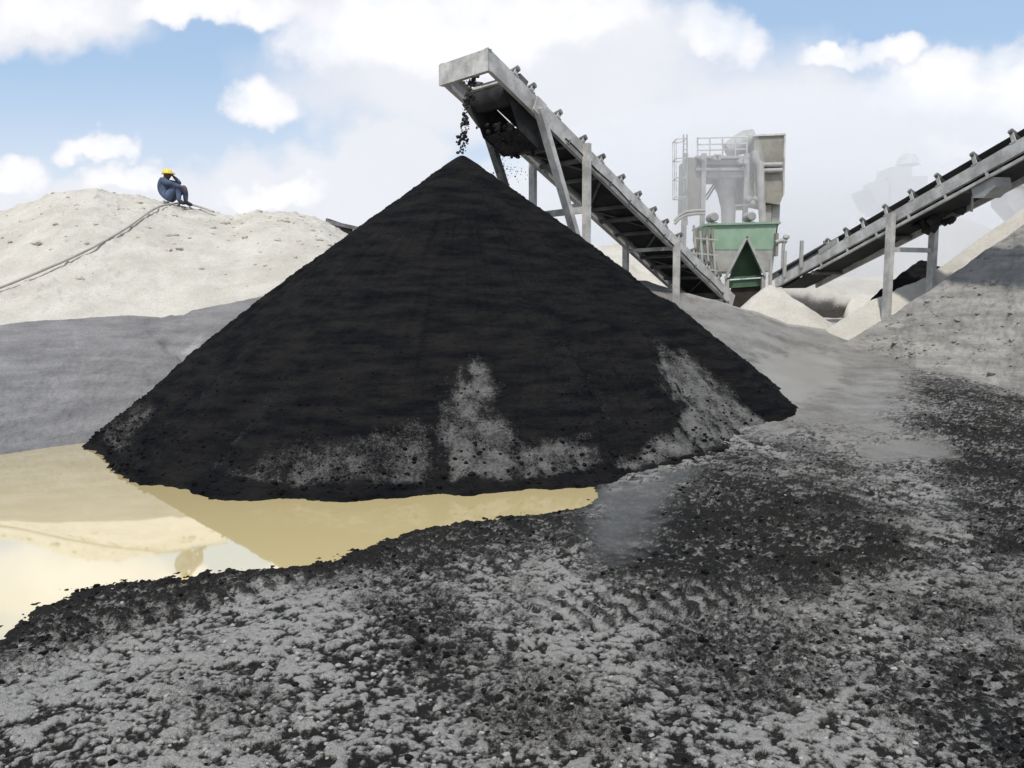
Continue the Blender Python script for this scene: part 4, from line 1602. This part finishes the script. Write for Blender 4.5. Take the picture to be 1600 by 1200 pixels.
# ------------------------------------------------------------------ plant tower
def tower():
    Y = 28.0
    P = lambda px, py, dy=0.0: at(px, py, Y + dy)
    base = at(1145, 470, Y)
    base.z = 1.3
    root = thing("plant_tower", "pale dusty plant tower with railed deck, caged ladder and beige box", "tower", base)
    pl, bg = M['plant'], M['beige']

    def boxpx(m, x0, y0, x1, y1, dy, dep):
        a, b = P(x0, y1, dy), P(x1, y0, dy)
        return m.box((a.x, a.y, a.z), (b.x, b.y + dep, b.z))
    # filter housing
    m = MB()
    m.prism([P(1178, 213), P(1226, 211), P(1224, 305), P(1218, 320), P(1196, 316), P(1178, 312)], (0.3, 2.0, 0))
    hs = m.build("filter_housing", bg, root)
    m = MB()
    m.bar(P(1176, 212, -0.02), P(1227, 210, -0.02), 0.10, 0.06)
    m.bar(P(1226, 211, -0.02), P(1224, 305, -0.02), 0.06, 0.06)
    m.build("edge_trim", M['steel'], hs)
    m = MB()
    for py in (258, 267):
        m.tube([P(1186, py, -0.12), P(1222, py - 1, -0.12)], 0.085, 12)
    m.build("cross_pipe", pl, root)
    m = MB()
    m.tube([P(1180, 236, -0.3), P(1181, 250, -0.3), P(1186, 256, -0.3), P(1188, 262, -0.3), P(1189, 300, -0.3), P(1192, 347, -0.3)], 0.13, 14)
    m.build("duct", pl, root)
    m = MB()
    boxpx(m, 1206, 317, 1219, 352, 0.3, 0.8)
    m.build("housing_leg", bg, root)
    m = MB()
    boxpx(m, 1195, 320, 1206, 352, 0.2, 0.6)
    m.build("housing_leg", bg, root)
    # deck and railing
    m = MB()
    boxpx(m, 1088, 243, 1172, 247, -0.1, 2.2)
    boxpx(m, 1090, 250, 1168, 257, 0.1, 1.8)
    boxpx(m, 1088, 262, 1168, 266, -0.05, 2.0)
    boxpx(m, 1092, 268, 1166, 277, 0.15, 1.6)
    m.build("deck", pl, root)
    m = MB()
    for dy in (-0.05, 2.05):
        for py in (214, 224, 233):
            m.tube([P(1090, py + 2, dy), P(1168, py, dy)], 0.022, 6)
        for px in (1090, 1109, 1129, 1149, 1167):
            m.tube([P(px, 214.5, dy), P(px, 245, dy)], 0.026, 6)
    for py in (214, 224, 233):
        m.tube([P(1090, py + 2, -0.05), P(1090, py + 2, 2.05)], 0.022, 6)
    m.build("railing", M['steel'], root)
    # rounded vessel on the deck
    m = MB()
    m.tube([P(1136, 236, 0.9), P(1150, 228, 0.9), P(1163, 222, 0.9), P(1176, 220, 0.9)], [0.28, 0.36, 0.42, 0.42], 18)
    m.build("elbow_duct", pl, root)
    m = MB()
    for px in (1098, 1117, 1123, 1157, 1164):
        m = MB()
        c = P(px, 246 if px < 1130 else 252, -0.25)
        m.tube([c + Vector((0, -0.1, 0)), c + Vector((0, 0.2, 0))], 0.10, 12)
        m.build("valve", pl, root)
    # cyclone
    m = MB()
    m.tube([P(1134, 262, 0.8), P(1134, 282, 0.8), P(1136, 300, 0.8), P(1138, 325, 0.8), P(1138, 350, 0.8)], [0.52, 0.50, 0.36, 0.27, 0.25], 22)
    m.build("cyclone", pl, root)
    # columns, wall panels, braces
    m = MB()
    for px in (1071, 1100, 1167):
        for dy in (0.0, 1.9):
            m = MB()
            a = P(px, 240, dy)
            m.bar(a, Vector((a.x, a.y, 1.2)), 0.16, 0.16)
            m.build("column", pl, root)
    m = MB()
    boxpx(m, 1074, 246, 1098, 330, 0.1, 1.6)
    m.build("wall_panel", bg, root)
    m = MB()
    boxpx(m, 1163, 272, 1178, 322, 0.2, 1.2)
    m.build("wall_panel", bg, root)
    m = MB()
    for q in ((1118, 284, 1099, 312), (1122, 284, 1104, 312), (1148, 298, 1164, 322)):
        m = MB()
        m.bar(P(q[0], q[1], 0.4), P(q[2], q[3], 0.4), 0.07, 0.06)
        m.build("brace", M['steel_dark'], root)
    m = MB()
    m.bar(P(1148, 321, -0.2), P(1193, 319, -0.2), 0.05, 0.05)
    for px, py in ((1170, 312), (1180, 311), (1176, 318)):
        m.lump(P(px, py, -0.2), 0.13, px, 2)
    m.build("pipe_manifold", pl, root)
    # caged ladder
    m = MB()
    for px in (1068, 1073.5):
        m.tube([P(px, 210, -0.5), P(px, 352, -0.5)], 0.025, 6)
    for py in np.arange(216, 350, 9):
        m.tube([P(1068, py, -0.5), P(1073.5, py, -0.5)], 0.014, 5)
    ld = m.build("ladder", pl, root)
    m = MB()
    for py in (220, 250, 280, 310):
        c = P(1064, py, -0.5)
        pts = [c + Vector((0.20 + 0.02, 0.16, 0))] + [c + Vector((-0.20 * math.sin(a), -0.28 * math.cos(a) + 0.16 - 0.16, 0)) for a in np.linspace(-2.6, 2.6, 15)]
        pts = [P(1070, py, -0.15)] + [c + Vector((-0.24 * math.sin(a) - 0.02, 0.34 * -math.cos(a), 0.0)) for a in np.linspace(math.pi, 0, 1)] + \
              [c + Vector((-0.21 - 0.02, v, 0)) for v in (0.28, 0.1, -0.1, -0.28)] + [c + Vector((0.1, -0.40, 0)), P(1070, py, -0.9)]
        m.tube(pts, 0.018, 5)
    for v in (0.28, 0.0, -0.28):
        a, b = P(1064, 220, -0.5), P(1064, 310, -0.5)
        m.tube([a + Vector((-0.23, v, 0)), b + Vector((-0.23, v, 0))], 0.014, 5)
    m.build("safety_cage", M['steel'], ld)
    # handrail at the foot
    m = MB()
    for k in (0, 1):
        m.tube([P(1054, 345 + 5 * k, -1.5), P(1061, 337 + 5 * k, -1.5), P(1072, 331 + 5 * k, -1.5), P(1088, 329 + 5 * k, -1.5), P(1102, 329 + 5 * k, -1.5)], 0.05, 8)
    for px in (1066, 1098):
        m.tube([P(px, 332, -1.5), P(px, 380, -1.5)], 0.035, 6)
    m.build("handrail", pl, root)


tower()


# ------------------------------------------------------------------ things fading in the dust
def far_screen():
    Y = 46.0
    P = lambda px, py, dy=0.0: at(px, py, Y + dy)
    base = P(1415, 470)
    base.z = 1.0
    root = thing("screening_tower", "faint screening tower with a domed top fading in the dust above the belt", "tower", base)
    m = MB()
    a, b = P(1388, 330), P(1450, 275)
    m.box((a.x, a.y, a.z), (b.x, b.y + 3, b.z))
    a, b = P(1400, 275), P(1432, 258)
    m.box((a.x, a.y + 0.5, a.z), (b.x, b.y + 2.5, b.z))
    m.build("body", M['plant'], root)
    m = MB()
    c = P(1418, 258, 1.5)
    m.tube([c, c + Vector((0, 0, 0.35)), c + Vector((0, 0, 0.6)), c + Vector((0, 0, 0.7))], [0.65, 0.6, 0.4, 0.1], 16)
    m.build("dome", M['steel'], root)
    m = MB()
    m.prism([P(1358, 294), P(1392, 280), P(1392, 330), P(1372, 322)], (0, 2.5, 0))
    m.bar(P(1352, 293, 1), P(1412, 268, 1), 0.5, 0.3)
    m.build("inlet_chute", M['plant'], root)
    for px in (1392, 1446):
        for dy in (0.2, 2.8):
            m = MB()
            q = P(px, 330, dy)
            m.bar(q, Vector((q.x, q.y, 1.0)), 0.35, 0.35)
            m.build("leg", M['steel'], root)


def far_bin():
    Y = 38.0
    P = lambda px, py, dy=0.0: at(px, py, Y + dy)
    base = P(1600, 470)
    base.z = 1.0
    root = thing("storage_bin", "pale bin under a level steel gantry fading in dust at right edge", "bin", base)
    m = MB()
    a, b = P(1540, 290), P(1720, 280)
    m.box((a.x, a.y, a.z), (b.x, b.y + 1.5, b.z))
    m.bar(P(1550, 284, -0.05), P(1720, 222, -0.05), 0.3, 0.4)
    m.build("gantry", M['plant'], root)
    m = MB()
    m.prism([P(1574, 290, 0.1), P(1690, 290, 0.1), P(1680, 325, 0.1), P(1655, 346, 0.1), P(1600, 346, 0.1), P(1574, 318, 0.1)], (0, 1.3, 0))
    m.build("bin_body", M['beige'], root)
    for px in (1600, 1680):
        for dy in (0.15, 1.3):
            m = MB()
            q = P(px, 330, dy)
            m.bar(q, Vector((q.x, q.y, 1.0)), 0.2, 0.2)
            m.build("leg", M['steel'], root)


def left_far_conveyor():
    p0, p1 = at(512, 344, 24.0), at(640, 372, 23.0)
    rig = Rig(p0, p1, (0, 1))
    root = thing("belt_conveyor", "short distant conveyor end peeping out between pale mound and black pile", "conveyor", Vector((p1.x, p1.y, 1.3)))
    W = 0.9
    m = MB()
    for s in (0, W):
        m.bar(rig.P(-0.05, s, -0.05), rig.P(rig.len + 1, s, -0.05), 0.06, 0.11, rig.n)
    m.bar(rig.P(-0.05, 0.04, -0.07), rig.P(-0.05, W - 0.04, -0.07), 0.1, 0.25, rig.n)
    m.build("side_beam", M['steel_dark'], root)
    m = MB()
    m.tube([rig.P(0.3, 0.06, -0.16), rig.P(0.3, W - 0.06, -0.16)], 0.17, 14)
    m.build("head_pulley", M['steel_dark'], root)
    m = MB()
    for s in (0, W):
        m.bar(rig.P(0.2, s, -0.25), rig.P(1.35, s, -0.62), 0.06, 0.10, rig.n)
        m.bar(rig.P(1.3, s, -0.62), rig.P(rig.len + 1, s, -0.62), 0.06, 0.10, rig.n)
        for t in (1.0, 1.75, 2.5):
            m.bar(rig.P(t, s, -0.1), rig.P(t, s, -0.6), 0.06, 0.06, rig.d)
    m.build("truss", M['steel'], root)
    m = MB()
    m.bar(rig.P(0.3, W / 2, 0.0), rig.P(rig.len + 1, W / 2, 0.0), W - 0.12, 0.02, rig.n)
    m.build("carrying_belt", M['rubber'], root)
    for s in (0, W):
        m = MB()
        q = rig.P(2.2, s, -0.6)
        m.bar(q, Vector((q.x, q.y, 1.0)), 0.1, 0.1)
        m.build("leg", M['steel'], root)


far_screen()
far_bin()
left_far_conveyor()
cone_heap("stockpile", at(1480, 322, 46.0), 1.0, 9.5, M['pale'], "hazy cone shaped stockpile far behind the right conveyor", "stockpile", 2.2)


# ------------------------------------------------------------------ hose on the mound
def mound_hit(px, py):
    d = at(px, py, 1.0)
    for y in np.arange(10.5, 18.2, 0.03):
        z = CAM_Z + (d.z - CAM_Z) * y
        if z <= mound_z(d.x, y):
            return Vector((d.x * y, y, z))
    return Vector((d.x * 18, 18, mound_z(d.x, 18)))


def hose():
    pts = []
    for p in [(-60, 480), (0, 457), (40, 441), (80, 424), (120, 406), (150, 391), (180, 374), (205, 358), (228, 341), (248, 329), (268, 324), (290, 323), (312, 328), (335, 336)]:
        q = mound_hit(*p)
        q.z += 0.07
        q.y -= 0.03
        pts.append(q)
    # smooth with Catmull-Rom
    out = []
    for i in range(len(pts) - 1):
        p0, p1, p2, p3 = pts[max(i - 1, 0)], pts[i], pts[i + 1], pts[min(i + 2, len(pts) - 1)]
        for k in range(8):
            t = k / 8
            out.append(0.5 * ((2 * p1) + (p2 - p0) * t + (2 * p0 - 5 * p1 + 4 * p2 - p3) * t * t + (3 * p1 - p0 - 3 * p2 + p3) * t ** 3))
    out.append(pts[-1])
    m = MB()
    m.tube(out, 0.023, 10)
    o = m.build("hose", M['hose'])
    tag(o, "long grey hose lying up the pale mound below the seated worker", "hose")


hose()


# ------------------------------------------------------------------ seated worker
def worker():
    g = at(265, 316, 17.75)
    root = thing("person", "worker in yellow helmet and navy coverall sitting on the mound crest, knees drawn up", "person", g)
    # graph: name -> (x right, y away, z up, radius), parent, material zone
    J = {
        'pelvis': ((-0.06, 0.0, 0.10), 0.155, None), 'belly': ((-0.12, 0.0, 0.24), 0.150, 'pelvis'), 'chest': ((-0.12, 0.0, 0.40), 0.155, 'belly'),
        'neck0': ((-0.07, 0.0, 0.50), 0.085, 'chest'), 'neck': ((-0.045, 0.0, 0.545), 0.055, 'neck0'), 'head': ((-0.02, 0.0, 0.60), 0.085, 'neck'), 'crown': ((-0.02, 0.0, 0.66), 0.085, 'head'),
    }
    for tagn, sy in (('l', -1), ('r', 1)):
        dx = 0.0 if sy < 0 else 0.05
        J['hip' + tagn] = ((0.0, 0.09 * sy, 0.10), 0.10, 'pelvis')
        J['thigh' + tagn] = ((0.13 + dx, 0.12 * sy, 0.24), 0.085, 'hip' + tagn)
        J['knee' + tagn] = ((0.25 + dx, 0.13 * sy, 0.37), 0.068, 'thigh' + tagn)
        J['shin' + tagn] = ((0.27 + dx, 0.125 * sy, 0.18), 0.055, 'knee' + tagn)
        J['ankle' + tagn] = ((0.27 + dx, 0.12 * sy, 0.02), 0.045, 'shin' + tagn)
        J['ball' + tagn] = ((0.36 + dx, 0.13 * sy, -0.035), 0.042, 'ankle' + tagn)
        J['toe' + tagn] = ((0.42 + dx, 0.13 * sy, -0.045), 0.032, 'ball' + tagn)
        J['sho' + tagn] = ((-0.08, 0.17 * sy, 0.46), 0.075, 'chest')
    # near arm lies over the knee, hand hanging; far arm bent up to the face
    J['elbl'] = ((0.13, -0.22, 0.385), 0.052, 'shol')
    J['wril'] = ((0.34, -0.17, 0.33), 0.036, 'elbl')
    J['palml'] = ((0.40, -0.16, 0.29), 0.034, 'wril')
    J['elbr'] = ((0.20, 0.16, 0.44), 0.052, 'shor')
    J['wrir'] = ((0.12, 0.10, 0.545), 0.036, 'elbr')
    J['palmr'] = ((0.085, 0.07, 0.585), 0.032, 'wrir')
    for i in range(4):
        o = (i - 1.5) * 0.019
        J['fl%d' % i] = ((0.435, -0.16 + o, 0.255 - 0.004 * i), 0.010, 'palml')
        J['gl%d' % i] = ((0.452, -0.16 + o, 0.215 - 0.004 * (i == 1)), 0.008, 'fl%d' % i)
        J['fr%d' % i] = ((0.066 - 0.004 * i, 0.07 + o, 0.625), 0.010, 'palmr')
        J['gr%d' % i] = ((0.040, 0.06 + o, 0.655), 0.008, 'fr%d' % i)
    J['tl'] = ((0.41, -0.115, 0.265), 0.010, 'palml')
    J['tr'] = ((0.068, 0.115, 0.60), 0.010, 'palmr')
    names = list(J)
    me = bpy.data.meshes.new("body")
    me.from_pydata([J[n][0] for n in names], [(names.index(J[n][2]), names.index(n)) for n in names if J[n][2]], [])
    o = bpy.data.objects.new("body", me)
    COL.objects.link(o)
    o.parent = root
    sk = o.modifiers.new("skin", 'SKIN')
    sk.use_smooth_shade = True
    for v, n in zip(me.skin_vertices[0].data, names):
        g_ = 1.0 if n[0] in 'fgt' and len(n) < 4 or 'palm' in n else 1.13
        v.radius = (J[n][1] * g_, J[n][1] * g_)
        v.use_root = (n == 'pelvis')
    sub = o.modifiers.new("subsurf", 'SUBSURF')
    sub.levels = sub.render_levels = 2
    dg = bpy.context.evaluated_depsgraph_get()
    me2 = bpy.data.meshes.new_from_object(o.evaluated_get(dg))
    o.modifiers.clear()
    o.data = me2
    me2.materials.clear()
    for k in ('navy', 'skin', 'boot'):
        me2.materials.append(M[k])
    for p in me2.polygons:
        c = p.center
        mi = 0
        if c.z > 0.535 and c.x < 0.08 and abs(c.y) < 0.1:
            mi = 1
        if (c.x > 0.355 and c.z > 0.2) or (c.z > 0.56 and c.x > 0.0):
            mi = 1
        if c.z < 0.035 and c.x > 0.2:
            mi = 2
        p.material_index = mi
        p.use_smooth = True
    # face: nose, brow, ears
    gl = parent_loc(root)
    W = lambda x, y, z: (gl.x + x, gl.y + y, gl.z + z)
    MB().lump(W(0.075, -0.01, 0.60), 0.018, 1, 2).build("nose", M['skin'], root)
    for sy in (-1, 1):
        MB().lump(W(-0.02, 0.09 * sy, 0.605), 0.022, 2, 2, (0.7, 0.5, 1.2)).build("ear", M['skin'], root)
    # helmet: dome and brim
    m = MB()
    n, k = 20, 8
    vs, fs = [], []
    c = Vector(W(-0.015, 0, 0.635))
    for i in range(k + 1):
        a = i / k * math.pi / 2
        for j in range(n):
            b = 2 * math.pi * j / n
            vs.append(c + Vector((0.125 * math.cos(a) * math.cos(b) - 0.02 * math.sin(a), 0.105 * math.cos(a) * math.sin(b), 0.115 * math.sin(a))))
    for i in range(k):
        for j in range(n):
            fs.append((i * n + j, i * n + (j + 1) % n, (i + 1) * n + (j + 1) % n, (i + 1) * n + j))
    m.add(vs, fs, True)
    br = []
    for j in range(n):
        b = 2 * math.pi * j / n
        ex = 1.12 + 0.22 * max(0, math.cos(b))
        br.append(c + Vector((0.125 * ex * math.cos(b), 0.105 * 1.1 * math.sin(b), -0.004)))
    m.prism(br, (0, 0, 0.012))
    m.build("helmet", M['helmet'], root)


worker()


# ------------------------------------------------------------------ dust in the air round the plant
def dust_cloud(c, rad, dens, label, rot=0.0):
    vs, fs = ICO[3]
    m = MB()
    m.add([(c[0] + v.x * rad[0], c[1] + v.y * rad[1], c[2] + v.z * rad[2]) for v in vs], fs, True)
    mt = bpy.data.materials.new("dust_air")
    mt.use_nodes = True
    nt = mt.node_tree
    nt.nodes.clear()
    out = nn(nt, 'ShaderNodeOutputMaterial')
    pv = nn(nt, 'ShaderNodeVolumePrincipled')
    pv.inputs['Color'].default_value = (0.97, 0.97, 0.985, 1)
    pv.inputs['Density'].default_value = dens
    pv.inputs['Anisotropy'].default_value = 0.0
    nt.links.new(pv.outputs[0], out.inputs['Volume'])
    o = m.build("dust", mt)
    tag(o, label, kind='stuff')


dust_cloud(at(1290, 400, 44), (24, 12, 9.0), 0.07, "white dust hanging in the air behind the conveyors")
dust_cloud(at(1108, 290, 27.4), (1.9, 2.0, 3.0), 0.15, "pale dust plume blowing over the plant tower deck")
dust_cloud(at(1330, 400, 33.5), (9, 3.0, 4.5), 0.12, "thin dust drifting low between the two conveyors")
dust_cloud(at(1300, 415, 23.2), (4.0, 1.6, 1.9), 0.09, "thin white dust drifting low behind the right conveyor belt")
